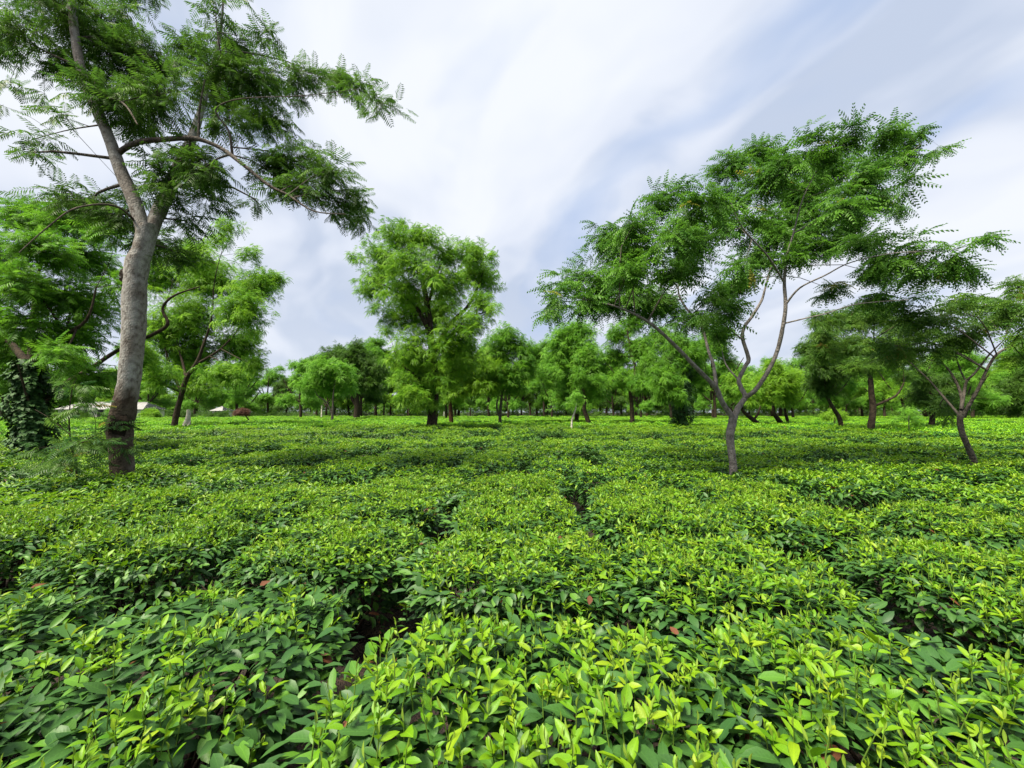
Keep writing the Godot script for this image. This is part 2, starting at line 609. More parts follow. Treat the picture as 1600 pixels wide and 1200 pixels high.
func make_tea() -> void:
	# lay the bushes out: rows run away from the camera, neighbours touch or leave a dark lane
	rng.seed = 99
	var pitch := 1.325
	var spots := []
	for col in range(-72, 73):
		var cx := 0.015 + pitch * col
		for row in 58:
			# rows across the view wander a little; the channel before each row opens and closes along it
			var z := row_edge(row, cx) + rr(-0.06, 0.06)
			var gap := clampf(0.15 + 0.85 * noise.get_noise_2d(cx * 0.33, row * 7.7), 0.0, 0.55) + rr(-0.08, 0.05)
			if col <= -1 and col > -5 and row == 2:
				gap = 0.3
			if row < 2:
				gap = -0.1
			if row == 12:
				gap = 0.75
			var far_edge := row_edge(row + 1, cx)
			z -= gap
			var d := z - far_edge + 0.04
			if d < 0.55:
				continue
			var near := far_edge > -4.3
			var zc := z - d * 0.5
			var edge := 68.0 + 5.0 * noise.get_noise_2d(cx * 0.05, 3.0)
			if zc < -edge or absf(cx) > -zc * 1.32 + 2.2:
				continue
			var w := pitch + rr(-0.28, 0.14)
			var x := cx + rr(-0.14, 0.14) + 1.1 * noise.get_noise_2d(row * 0.23, 17.0 + cx * 0.03) * smoothstep(3.0, 7.0, row)
			# the open lanes seen close by
			if near:
				if col == -1:
					w = 1.15 if row < 2 else 1.26
					x = cx - (0.08 if row < 2 else 0.02)
				elif col == 0:
					w = 1.34
					x = cx + 0.02
				elif col == 1:
					w = 1.3
					x = cx - 0.02
				elif col == 2:
					w = 1.06
					x = cx + 0.14
			var h := TEA_TOP + 0.05 * noise.get_noise_2d(cx * 0.55, zc * 0.55) + rr(-0.09, 0.09) * smoothstep(3.0, 6.5, -zc) + rr(-0.03, 0.03)
			h += 0.06 * noise.get_noise_2d(cx * 0.2 + 70.0, row * 3.1) + (0.12 * smoothstep(11.0, 12.5, row) if row < 19 else 0.08)
			if near and zc > -3.0:
				h = TEA_TOP + rr(-0.03, 0.03)
			if rng.randf() < 0.02 and zc < -5.0:
				continue
			spots.append({x = x, z = zc, w = w, d = d, h = h, r = Vector2(x, zc).length(), col = col, row = row})
	spots.sort_custom(func(p, q): return p.r < q.r)
	# kinds of bush
	var fine := []
	for k in 7:
		fine.append(bush(k, 1.25, 1.3, TEA_TOP, 0, true, -0.24 if k < 6 else 0.12))
	var plain := []
	for k in 7:
		plain.append(bush(k + 20, 1.28, 1.3, TEA_TOP, 1, false, -0.42 if k < 6 else 0.0))
	var far := []
	for k in 3:
		far.append(bush(k + 50, 1.3, 1.3, TEA_TOP, 2, false, -0.6))
	# what single leaves and shoots are made of
	var lf := []
	for k in 4:
		var s := Shape.new()
		s.leaf(Vector3.ZERO, Vector3(0, 0, 1), Vector3.UP, 1.0, 0.34 + 0.035 * k, 0.2 + 0.15 * k, 0.05 + 0.12 * k, Color.WHITE)
		lf.append(s.mesh())
	var lms := []
	var oms := []
	rng.seed = 321
	for k in 8:
		var m: StandardMaterial3D = M.young.duplicate()
		m.albedo_color = young_colour().linear_to_srgb()
		m.vertex_color_use_as_albedo = false
		lms.append(m)
	for k in 6:
		var m: StandardMaterial3D = M.mature.duplicate()
		m.albedo_color = old_colour().linear_to_srgb()
		m.vertex_color_use_as_albedo = false
		oms.append(m)
	var sb := Shape.new()
	bud(sb, Vector3.ZERO, Vector3.UP, 0.05, 0.4)
	var budm := sb.mesh()
	var far_at := [[], [], []]
	var far_tint := [[], [], []]
	var done := 0
	for p in spots:
		if done < 300:
			var lod0: bool = p.r < 6.2
			var singles: bool = p.r < 3.9
			var src: Dictionary = fine[done % 6] if lod0 else plain[done % plain.size()]
			if lod0 and p.x < -0.7 and p.x > -3.2 and p.z > -2.3:
				src = fine[6]
			var o := thing("tea_bush", bush_label(p), "tea bush", Vector3(p.x, 0, p.z), "tea bushes in the field")
			var turn := 0.0 if singles or done % 2 == 0 else PI
			var sx: float = p.w / src.w
			var sz: float = p.d / src.d
			var sy: float = p.h / TEA_TOP
			o.rotation.y = turn
			o.scale = Vector3(sx, sy, sz)
			part("old_leaves", src.old, M.mature, o, "stuff")
			part("young_shoots", src.young, M.young, o, "stuff")
			part("stems", src.stems, M.stem, o)
			if lod0 and not singles:
				singles_joined(src, o)
			if singles:
				var n := 0
				for q in src.extra.shoots:
					var sh := part("shoot", budm, M.young, o)
					var ax: Vector3 = q[1]
					var side := ax.cross(Vector3(0.3, 0, 1)).normalized()
					sh.transform = Transform3D(Basis(side, ax, side.cross(ax)), q[0])
					var inv := sh.transform.affine_inverse()
					for e in q[3]:
						var lo := part("leaf", lf[n % 4], lms[(n * 5 + done) % 8], sh)
						lo.transform = inv * leaf_place(e)
						n += 1
				for e in src.extra.olds:
					var lo := part("leaf", lf[n % 4], oms[(n * 5 + done) % 6], o)
					lo.transform = leaf_place(e)
					n += 1
			done += 1
		else:
			var k := done % 3
			done += 1
			var b := Basis(Vector3.UP, PI * 0.5 * (done % 2) * 2.0 + rr(-0.04, 0.04)).scaled_local(Vector3(p.w / 1.3, p.h / TEA_TOP, p.d / 1.3))
			far_at[k].append(Transform3D(b, Vector3(p.x, 0, p.z)))
			var t := rr(0.95, 1.25)
			far_tint[k].append(Color(t * rr(0.86, 1.02), t * 1.04, t))
	var fo := thing("tea_field", "far rows of bright green tea bushes reaching the trees", "tea field", Vector3.ZERO, "", "stuff")
	for k in 3:
		scatter("old_leaves", far[k].old, M.tea_far, far_at[k], far_tint[k], fo, "stuff")
		scatter("young_shoots", far[k].young, M.tea_far, far_at[k], far_tint[k], fo, "stuff")
	print("bushes ", spots.size(), " to ", spots[299].r)


func leaf_place(e: Array) -> Transform3D:
	var dir: Vector3 = e[1]
	var side := dir.cross(Vector3.UP).normalized()
	var up := side.cross(dir).normalized()
	var l: float = e[2]
	return Transform3D(Basis(up.cross(dir) * l, up * l, dir * l), e[0])


var joined_cache := {}
func singles_joined(src: Dictionary, o: Node3D) -> void:
	if not joined_cache.has(src):
		var a := Shape.new()
		var b := Shape.new()
		for q in src.extra.shoots:
			for e in q[3]:
				a.leaf(e[0], e[1], q[1], e[2], e[3], e[4], e[5], e[6])
			bud(a, q[0], q[1], q[2], q[4])
		for e in src.extra.olds:
			b.leaf(e[0], e[1], Vector3.UP, e[2], e[3], e[4], e[5], e[6])
		joined_cache[src] = [a.mesh(), b.mesh()]
	part("front_shoots", joined_cache[src][0], M.young, o, "stuff")
	part("front_leaves", joined_cache[src][1], M.mature, o, "stuff")


func ordinal(n: int) -> String:
	var w := ["first", "second", "third", "fourth", "fifth", "sixth", "seventh", "eighth", "ninth", "tenth", "eleventh", "twelfth", "thirteenth", "fourteenth", "fifteenth", "sixteenth", "seventeenth", "eighteenth", "nineteenth", "twentieth"]
	return w[n] if n < 20 else "%dth" % (n + 1)


var feet := {}
func bush_label(p: Dictionary) -> String:
	if Vector2(p.x + 5.5, p.z + 5.8).length() < 0.95 and not feet.has(1):
		feet[1] = true
		return "tea bush growing round the foot of the pale forked trunk"
	if Vector2(p.x - 3.8, p.z + 7.0).length() < 0.95 and not feet.has(2):
		feet[2] = true
		return "tea bush growing round the foot of the slender grey forked trunk"
	var c: int = p.col
	if c < 0:
		return "tea bush, %s row from the soil lane towards the pale trunk, %s along it" % [ordinal(-c - 1), ordinal(p.row)]
	return "tea bush, %s row from the soil lane towards the forked tree, %s along it" % [ordinal(c), ordinal(p.row)]


# ---------------------------------------------------------------- trees
func tint(kind: String) -> Color:
	var t := rng.randf()
	match kind:
		"dark": return mixc(Color(0.042, 0.115, 0.016), Color(0.1, 0.215, 0.022), t)
		"deep": return Color(0.3, 0.3, 0.04) if t < 0.008 else mixc(Color(0.05, 0.15, 0.018), Color(0.12, 0.29, 0.024), rng.randf())
		"olive": return Color(0.25, 0.16, 0.04) if t < 0.006 else mixc(Color(0.05, 0.14, 0.018), Color(0.13, 0.26, 0.024), rng.randf())
		"mid": return mixc(Color(0.075, 0.22, 0.018), Color(0.17, 0.39, 0.024), t)
		"bright": return mixc(Color(0.1, 0.27, 0.018), Color(0.24, 0.46, 0.026), t)
		"fresh": return mixc(Color(0.115, 0.31, 0.028), Color(0.21, 0.46, 0.038), t)
		"yellow": return mixc(Color(0.14, 0.32, 0.018), Color(0.24, 0.45, 0.022), t)
		"rust": return Color(0.24, 0.17, 0.03) if t < 0.06 else mixc(Color(0.035, 0.11, 0.025), Color(0.1, 0.2, 0.03), rng.randf())
		"red": return mixc(Color(0.1, 0.045, 0.035), Color(0.2, 0.1, 0.07), t)
	return Color(0.08, 0.2, 0.03)


# compound leaves; they point along +z, their upper face is +y, and they are one unit long
func frond(kind: String) -> ArrayMesh:
	var s := Shape.new()
	rng.seed = 71
	if kind == "feather":
		frond_into(s, Transform3D(), 9, 0.36, 0.055, 0.25)
	elif kind == "oval":
		for k in 3:
			var b := Basis(Vector3.UP, (k - 1) * 0.75) * Basis(Vector3.RIGHT, rr(-0.1, 0.25))
			frond_into(s, Transform3D(b.scaled(Vector3.ONE * rr(0.75, 1.0)), Vector3.ZERO), 7, 0.24, 0.085, 0.35)
	else:
		for k in 7:
			var a := TAU * k / 7.0 + rr(-0.4, 0.4)
			var el := rr(-0.5, 0.7)
			var dir := Vector3(sin(a) * cos(el), sin(el), cos(a) * cos(el) + 0.45).normalized()
			var side := dir.cross(Vector3.UP).normalized()
			var b := Basis(-side, side.cross(dir), dir)
			frond_into(s, Transform3D(b.scaled(Vector3.ONE * rr(0.42, 0.62)), dir * 0.1), 6, 0.34, 0.11, 0.55)
	return s.mesh()


func frond_into(s: Shape, at: Transform3D, pairs: int, l: float, w: float, droop: float) -> void:
	for k in pairs:
		var t := 0.16 + 0.8 * k / (pairs - 1.0)
		var env := sin(PI * clampf(0.22 + 0.66 * t, 0.0, 1.0))
		var p := Vector3(0, -droop * t * t, t)
		for sd in [-1.0, 1.0]:
			var dir := Vector3(sd, -0.15 + rr(-0.25, 0.2) - droop * 0.4, 0.55 + rr(-0.12, 0.12)).normalized()
			var tw := Vector3(rr(-0.35, 0.35), 1, rr(-0.35, 0.35)).normalized()
			var c := Color.WHITE * rr(0.85, 1.12)
			s.small_leaf(at * p, (at.basis * dir).normalized(), (at.basis * tw).normalized(), l * env * at.basis.z.length() * rr(0.85, 1.1), w * at.basis.z.length(), 0.2, 0.25, c)
	var e := at * Vector3(0, -droop, 1.0)
	var m := at * Vector3(0, -droop * 0.25, 0.5)
	var r := 0.008 * at.basis.z.length()
	s.tube([at.origin, m, e], [r, r * 0.8, r * 0.4], 3, Color(0.7, 0.7, 0.5))


var fronds := {}


func smooth_line(l: Array, lump: float) -> Array:
	# Catmull-Rom through the measured points: [points, radii]
	var pts := []
	var rad := []
	var n := l.size() / 4
	for i in n:
		pts.append(Vector3(l[i * 4], l[i * 4 + 1], l[i * 4 + 2]))
		rad.append(l[i * 4 + 3])
	var op := []
	var orr := []
	for i in n - 1:
		var p0: Vector3 = pts[maxi(i - 1, 0)]
		var p1: Vector3 = pts[i]
		var p2: Vector3 = pts[i + 1]
		var p3: Vector3 = pts[mini(i + 2, n - 1)]
		var steps := 5
		for k in steps:
			var t := k / float(steps)
			var q := p1.cubic_interpolate(p2, p0, p3, t)
			var r: float = lerpf(rad[i], rad[i + 1], t)
			if i > 0 or k > 0:
				q += Vector3(rr(-1, 1), 0, rr(-1, 1)) * r * lump
			op.append(q)
			orr.append(r * (1.0 + rr(-0.05, 0.05)))
	op.append(pts[n - 1])
	orr.append(rad[n - 1])
	return [op, orr]


func grow(t: Dictionary, root: Node3D) -> void:
	var bark: Material = M[t.bark]
	var thin: Material = M.grey if t.bark == "pale" or t.bark == "ash" else bark
	var bones := []   # [point, radius]
	var k := 0
	for l in t.limbs:
		var line := smooth_line(l, 0.035)
		var s := Shape.new()
		var big: bool = l[3] > 0.05
		var stout: bool = l[3] > 0.06
		s.tube(line[0], line[1], 14 if k == 0 else (9 if big else 6), Color.WHITE, 0.05 if k == 0 else 0.03, true)
		if t.bark == "pale":
			weather(s)
		part("trunk" if k == 0 else "limb", s.mesh(), bark if stout or t.bark != "pale" else thin, root)
		for i in line[0].size():
			if k > 0 or i > line[0].size() * 0.55:
				bones.append([line[0][i], line[1][i]])
		k += 1
	# twigs and leaves
	var tw := Shape.new()
	var where := []
	var tints := []
	var size: float = t.size
	var per := size * size * (0.16 if t.leaf == "feather" else 0.3)
	for c in t.clumps:
		var ctr := Vector3(c[0], c[1], c[2])
		var rad := Vector3(c[3], c[4], c[5])
		var best := 1e9
		var from: Array = bones[0]
		for b in bones:
			var q: Vector3 = b[0]
			var dd := q.distance_to(ctr) + maxf(0.0, q.y - ctr.y) * 0.6 + (1.0 if b[1] < 0.006 else 0.0)
			if dd < best:
				best = dd
				from = b
		var o: Vector3 = from[0]
		var r0: float = minf(from[1] * 0.6, 0.012 + 0.012 * best)
		var bend := (o + ctr) * 0.5 + Vector3(rr(-0.12, 0.12), rr(0.0, 0.18), rr(-0.12, 0.12)) * best
		var q1 := o.lerp(bend, 0.55).lerp(bend.lerp(ctr, 0.45), 0.3)
		tw.tube([o, q1, bend.lerp(ctr, 0.3), ctr], [r0, r0 * 0.8, r0 * 0.65, r0 * 0.4], 5, Color.WHITE)
		var area := rad.x * rad.y + 0.5 * rad.x * rad.z
		var count := int(ceil(t.dens * c[6] * 6.5 * area / per))
		var nt := maxi(3, int(count / 6.0))
		for i in nt:
			var a := rr(0, TAU)
			var ph := rr(-0.75, 1.0)
			var ch := sqrt(maxf(0.05, 1.0 - ph * ph))
			var tip := ctr + Vector3(cos(a) * ch * rad.x, ph * rad.y, sin(a) * ch * rad.z) * rr(0.55, 1.05)
			var st := ctr + (o - ctr) * rr(0.0, 0.3) * minf(1.0, rad.x / maxf(best, 0.01))
			var mid := st.lerp(tip, 0.55) + Vector3(0, rr(0.0, 0.25) * rad.y, 0)
			tw.tube([st, mid, tip], [r0 * 0.3 + 0.002, r0 * 0.2 + 0.0015, 0.0015], 3, Color.WHITE)
			var per_twig := int(ceil(count / float(nt)))
			for j in per_twig:
				var u := rr(0.2, 1.0)
				var p := st.lerp(mid, u * 1.8) if u < 0.55 else mid.lerp(tip, (u - 0.55) / 0.45)
				p += Vector3(rr(-0.34, 0.34) * rad.x, rr(-0.5, 0.4) * rad.y, rr(-0.34, 0.34) * rad.z)
				var ax := (tip - st).normalized()
				var dir := (ax * 0.7 + Vector3(rr(-1, 1), rr(-0.75, 0.45), rr(-1, 1))).normalized()
				var side := dir.cross(Vector3.UP).normalized()
				var up := side.cross(dir)
				up = (up + side * rr(-0.4, 0.4)).normalized()
				side = dir.cross(up).normalized()
				var sc := size * rr(0.7, 1.2)
				where.append(Transform3D(Basis(-side * sc * rr(0.7, 1.2), up * sc * rr(0.6, 1.8), dir * sc), p))
				tints.append(tint(t.col))
	part("twigs", tw.mesh(), thin, root, "stuff")
	if not fronds.has(t.leaf):
		var keep := rng.state
		fronds[t.leaf] = frond(t.leaf)
		rng.state = keep
	scatter("crown", fronds[t.leaf], M.tree_leaf, where, tints, root, "stuff")
	# a sleeve of ivy round the trunk: [half width, from height, to height]
	if t.ivy.size():
		var s := Shape.new()
		var l: Array = t.limbs[0]
		for i in 7500:
			var h := lerpf(t.ivy[1], t.ivy[2], rng.randf())
			var ctr := Vector3.ZERO
			for j in range(0, l.size() / 4 - 1):
				if h >= l[j * 4 + 1] and h <= l[j * 4 + 5]:
					var f: float = (h - l[j * 4 + 1]) / (l[j * 4 + 5] - l[j * 4 + 1])
					ctr = Vector3(lerpf(l[j * 4], l[j * 4 + 4], f), h, lerpf(l[j * 4 + 2], l[j * 4 + 6], f))
			if ctr == Vector3.ZERO:
				continue
			var u: float = (h - t.ivy[1]) / (t.ivy[2] - t.ivy[1])
			var a := rr(0, TAU)
			var out := Vector3(cos(a), 0, sin(a))
			var r: float = t.ivy[0] * (0.3 + 0.85 * sin(PI * pow(u, 0.6)) + 0.9 * noise.get_noise_2d(a * 0.9, h * 1.6)) * rr(0.55, 1.2)
			var dir := (out + Vector3(rr(-0.7, 0.7), rr(-1.2, 0.2), rr(-0.7, 0.7))).normalized()
			s.small_leaf(ctr + out * r, dir, (out + Vector3.UP).normalized(), rr(0.07, 0.13), rr(0.06, 0.1), 0.15, 0.3, mixc(Color(0.02, 0.06, 0.018), Color(0.05, 0.12, 0.025), rng.randf()))
		part("ivy", s.mesh(), M.ivy, root, "stuff")


# grey lichened bark above, brown bark and dark scars low on the trunk
func weather(s: Shape) -> void:
	for i in s.v.size():
		var p := s.v[i]
		var q := noise.get_noise_3d(p.x * 1.6, p.y * 0.9, p.z * 1.6)
		var c := Color(1, 1, 1).lerp(Color(0.78, 0.72, 0.68), clampf(q * 3.0, 0.0, 1.0))
		if p.y < 1.75 + 0.7 * q:
			c = Color(0.27, 0.21, 0.17) if q > -0.15 else Color(0.42, 0.36, 0.32)
		if noise.get_noise_3d(p.x * 3.0 + 9.0, p.y * 2.4, p.z * 3.0) > 0.33:
			c = c * Color(0.6, 0.55, 0.52)
		s.c[i] = Color(c.r, c.g, c.b)


# a knotted old wound and a burl on the pale trunk
func wounds(root: Node3D) -> void:
	var bark: Material = M.dark
	for q in [[-0.085, 1.52, 0.1, 0.15, 0.22], [-0.1, 3.66, 0.06, 0.07, 0.13]]:
		var s := Shape.new()
		var c := Vector3(q[0], q[1], q[2])
		var out := Vector3(q[0], 0, q[2] + 0.02).normalized()
		var side := Vector3.UP.cross(out)
		var r: float = q[3]
		var h: float = q[4]
		var nu := 22
		var nv := 10
		for j in nv + 1:
			for i in nu + 1:
				var a := TAU * (i % nu) / nu
				var t := j / float(nv)
				# a rolled lip round a shallow hollow
				var rad := r * (0.1 + 0.9 * t)
				var lift := 0.09 * sin(PI * clampf(t * 1.15 - 0.15, 0.0, 1.0)) - 0.05 * (1.0 - t) - 0.12 * t * t
				var n3 := noise.get_noise_3d(cos(a) * 2.0 + q[1], sin(a) * 2.0, t * 2.5)
				lift += 0.05 * n3
				rad *= 1.0 + 0.3 * noise.get_noise_2d(cos(a) * 1.5 + q[1], sin(a) * 1.5)
				var p := c + side * (cos(a) * rad) + Vector3.UP * (sin(a) * rad * h / r) + out * lift
				s.vert(p, (out + (side * cos(a) + Vector3.UP * sin(a)) * (t - 0.5)).normalized(), Vector2(a, t), Color(0.5, 0.46, 0.43) if n3 > 0.0 else Color(0.28, 0.26, 0.25))
		for j in nv:
			for i in nu:
				var a := j * (nu + 1) + i
				s.tri(a, a + 1, a + nu + 1)
				s.tri(a + 1, a + nu + 2, a + nu + 1)
		part("bark_wound" if r > 0.1 else "burl", s.mesh(), bark, root)


func make_trees() -> void:
	rng.seed = 2024
	var total := 0
	for t in tree_list():
		var o := thing(t.n, t.l, t.c, Vector3(t.x, 0, t.z), t.g)
		grow(t, o)
		if t.bark == "pale":
			wounds(o)
		total += o.get_node("crown").multimesh.instance_count
	print("fronds ", total)


# trees of the belt round the field, kept generic: six kinds, each copied along the belt
func make_far_belt() -> void:
	rng.seed = 808
	var protos := []
	var kinds := [["bright", 13.0, "bright green belt tree with open crown at the far edge of the tea"], ["dark", 10.5, "dark green dense belt tree at the far edge of the tea"],
		["mid", 14.5, "tall mid-green belt tree with high crown at the far edge of the tea"], ["yellow", 9.0, "low yellow-green belt tree at the far edge of the tea"],
		["fresh", 12.5, "fresh green slender belt tree at the far edge of the tea"], ["fresh", 10.0, "light green spreading belt tree with low branches at the far edge of the tea"]]
	for kd in kinds:
		var h: float = kd[1]
		var limbs := [[0, -0.05, 0, 0.24, rr(-0.2, 0.2), h * 0.2, 0, 0.19, rr(-0.4, 0.4), h * 0.4, rr(-0.3, 0.3), 0.14, rr(-0.5, 0.5), h * 0.75, 0, 0.08]]
		for k in 4:
			var a := k * 1.57 + rr(-0.4, 0.4)
			limbs.append([limbs[0][4], h * 0.28 + k * 0.25, 0, 0.13, cos(a) * h * 0.14, h * 0.45, sin(a) * h * 0.14, 0.09, cos(a) * h * 0.26, h * 0.65, sin(a) * h * 0.26, 0.04])
		var clumps := []
		for k in 20:
			var u := rr(0.3, 1.0)
			var a := rr(0, TAU)
			var spread := h * 0.3 * sin(PI * clampf(u * 0.85 + 0.05, 0.0, 1.0)) * sqrt(rng.randf())
			clumps.append([cos(a) * spread, h * u * 0.95, sin(a) * spread, h * rr(0.09, 0.14), h * rr(0.06, 0.1), h * 0.11, 1.0])
		protos.append({n = "belt_tree", l = kd[2], leaf = "spray", col = kd[0], bark = "dark", size = 0.85, dens = 0.85, ivy = [], limbs = limbs, clumps = clumps, c = "tree", g = "trees along the far belt"})
	var made := []
	var i := 0
	for z in [-46.0, -58.0, -69.0, -76.0, -84.0]:
		var span: float = -z * 1.4
		var n := int(span * 2.0 / (5.2 if z < -65.0 else 8.5))
		for k in n:
			var x: float = -span + (k + rr(0.1, 0.9)) * span * 2.0 / n
			var zz: float = z + rr(-4.0, 4.0)
			var px: float = 800.0 + 636.0 * x / -zz
			if z > -65.0 and (px < 380.0 and px > 120.0 or px > 560.0 and px < 600.0 or rng.randf() < 0.22):
				continue
			if z > -80.0 and px > 400.0 and px < 470.0:
				continue
			var kd: int = [0, 0, 2, 2, 3, 4, 4, 4, 5, 5, 1][rng.randi() % 11]
			var o: Node3D
			if made.size() <= kd or made[kd] == null:
				while made.size() <= kd:
					made.append(null)
				o = thing("belt_tree", protos[kd].l, "tree", Vector3.ZERO, "trees along the far belt")
				grow(protos[kd], o)
				made[kd] = o
			else:
				o = made[kd].duplicate()
				o.name = numbered("belt_tree")
				add_child(o)
			o.position = Vector3(x, 0, zz)
			o.rotation.y = rr(0, TAU)
			var sc := rr(0.75, 1.1) * (0.85 if z > -65.0 else 1.0)
			o.scale = Vector3(sc * rr(0.9, 1.15), sc, sc * rr(0.9, 1.15))
			i += 1
	print("belt trees ", i)
	# the wood behind, one dark mass
	var wd := thing("far_wood", "continuous dark green wood closing the view behind the field", "wood", Vector3.ZERO, "", "stuff")
	var where := []
	var tints := []
	for k in 9000:
		var x := rr(-150, 150)
		var z := -98.0 + rr(-7, 7)
		var top := 6.8 + 3.6 * noise.get_noise_2d(x * 0.06, 1.0) + 1.8 * noise.get_noise_2d(x * 0.25, 7.0)
		var y := top * sqrt(rng.randf()) * rr(0.6, 1.0)
		var b := Basis.from_euler(Vector3(rr(-0.4, 0.4), rr(0, TAU), rr(-0.4, 0.4))).scaled(Vector3.ONE * rr(1.6, 2.6))
		where.append(Transform3D(b, Vector3(x, y, z)))
		tints.append(tint(["dark", "mid", "dark", "bright"][int(absf(noise.get_noise_1d(x * 0.12)) * 12.0) % 4]))
	scatter("foliage", fronds["spray"], M.tree_leaf, where, tints, wd, "stuff")
	# low growth along the foot of the belt
	var un := thing("undergrowth", "dark low shrubs growing along the foot of the belt trees", "undergrowth", Vector3.ZERO, "", "stuff")
	where = []
	tints = []
	for k in 5200:
		var x := rr(-125, 125)
		var z := -72.5 - 10.0 * rng.randf()
		var top := 1.5 + 1.3 * noise.get_noise_2d(x * 0.2, 31.0)
		var b := Basis.from_euler(Vector3(rr(-0.4, 0.4), rr(0, TAU), rr(-0.4, 0.4))).scaled(Vector3.ONE * rr(0.8, 1.4))
		where.append(Transform3D(b, Vector3(x, top * rng.randf(), z)))
		tints.append(tint("dark"))
	scatter("foliage", fronds["spray"], M.tree_leaf, where, tints, un, "stuff")


# ---------------------------------------------------------------- small things
func flat_mat(c: Color, rough := 0.7, sd := 60) -> StandardMaterial3D:
	var m := StandardMaterial3D.new()
	m.albedo_color = c
	m.roughness = rough
	m.albedo_texture = noise_tex(256, 0.02, 5, sd, [[0.0, Color(0.7, 0.69, 0.66)], [0.5, Color(0.93, 0.93, 0.92)], [1.0, Color(1, 1, 1)]])
	m.uv1_triplanar = true
	m.uv1_scale = Vector3(0.4, 0.4, 0.4)
	return m


func make_small_things() -> void:
	rng.seed = 17
	var tin := flat_mat(Color(0.55, 0.55, 0.55), 0.7, 61)
	var wall := flat_mat(Color(0.82, 0.8, 0.76), 0.8, 62)
	var dark := flat_mat(Color(0.1, 0.1, 0.1), 0.5, 63)
	# low house with a pale tin roof
	house(Vector3(-55.6, 0, -57.0), 10.5, 5.0, 2.0, 2.95, "low house with pale tin hip roof behind the pale trunk", tin, wall, dark, 0.15)
	house(Vector3(-42.6, 0, -60.0), 2.4, 2.2, 1.8, 2.4, "small pale hut among shrubs beyond the tea", tin, wall, dark, -0.2)
	# pale dead stump
	var o := thing("tree_stump", "pale bare pointed stump standing in the tea", "stump", Vector3(-18.7, 0, -23.5))
	var s := Shape.new()
	s.tube([Vector3(0, -0.05, 0), Vector3(0.0, 0.5, 0), Vector3(-0.02, 0.95, 0.0), Vector3(0.08, 1.25, 0.02), Vector3(0.06, 1.6, 0), Vector3(0.03, 1.82, 0)], [0.26, 0.19, 0.17, 0.12, 0.1, 0.06], 12, Color.WHITE, 0.22, true)
	part("trunk", s.mesh(), M.white, o)
	s = Shape.new()
	s.tube([Vector3(0.05, 0.75, 0.05), Vector3(0.25, 0.98, 0.08), Vector3(0.28, 1.12, 0.08)], [0.1, 0.07, 0.02], 7, Color.WHITE, 0.15, true)
	part("broken_branch", s.mesh(), M.white, o)
	# garden shrubs before the houses
	for q in [[-59.5, -51.5, 2.1, "dark", "dark garden shrub beside the pale-roofed house"], [-55.0, -51.5, 1.9, "dark", "low dark shrub under the pale tin roof"], [-49.6, -51.5, 2.2, "mid", "mid-green shrub at the hip end of the pale roof"],
		[-47.4, -53.0, 2.0, "yellow", "yellow-green garden shrub between the house and the hut"], [-44.4, -55.0, 1.9, "dark", "dark shrub hiding one wall of the hut"], [-40.6, -56.0, 1.7, "dark", "dark shrub beside the hut door"]]:
		var sh := thing("garden_shrub", q[4], "shrub", Vector3(q[0], 0, q[1]))
		var h: float = q[2]
		var cl := []
		for k in 9:
			cl.append([rr(-1.3, 1.3), h * rr(0.35, 0.85), rr(-0.8, 0.8), 0.7, h * 0.25, 0.6, 1.0])
		grow({limbs = [[0, -0.05, 0, 0.09, 0.05, h * 0.3, 0, 0.07, 0.1, h * 0.7, 0, 0.03], [0, 0.1, 0, 0.06, -0.5, h * 0.4, 0.1, 0.04, -0.9, h * 0.7, 0.1, 0.02]], clumps = cl, leaf = "spray", col = q[3], bark = "dark", size = 0.6, dens = 1.3, ivy = []}, sh)
	# white post far off among the belt trees
	for q in [[-28.0, -60.0, 2.6], [9.8, -62.0, 2.9], [-11.0, -66.0, 2.4]]:
		var po := thing("concrete_post", "thin pale post standing before the belt trees", "post", Vector3(q[0], 0, q[1]), "pale posts")
		var ps := Shape.new()
		ps.box(Vector3(0, q[2] * 0.5, 0), Vector3(0.07, 0, 0), Vector3(0, q[2] * 0.5, 0), Vector3(0, 0, 0.07), Color.WHITE)
		part("shaft", ps.mesh(), wall, po)
		var pc := Shape.new()
		pc.box(Vector3(0, q[2] + 0.03, 0), Vector3(0.1, 0, 0), Vector3(0, 0.03, 0), Vector3(0, 0, 0.1), Color.WHITE)
		part("post_cap", pc.mesh(), wall, po)


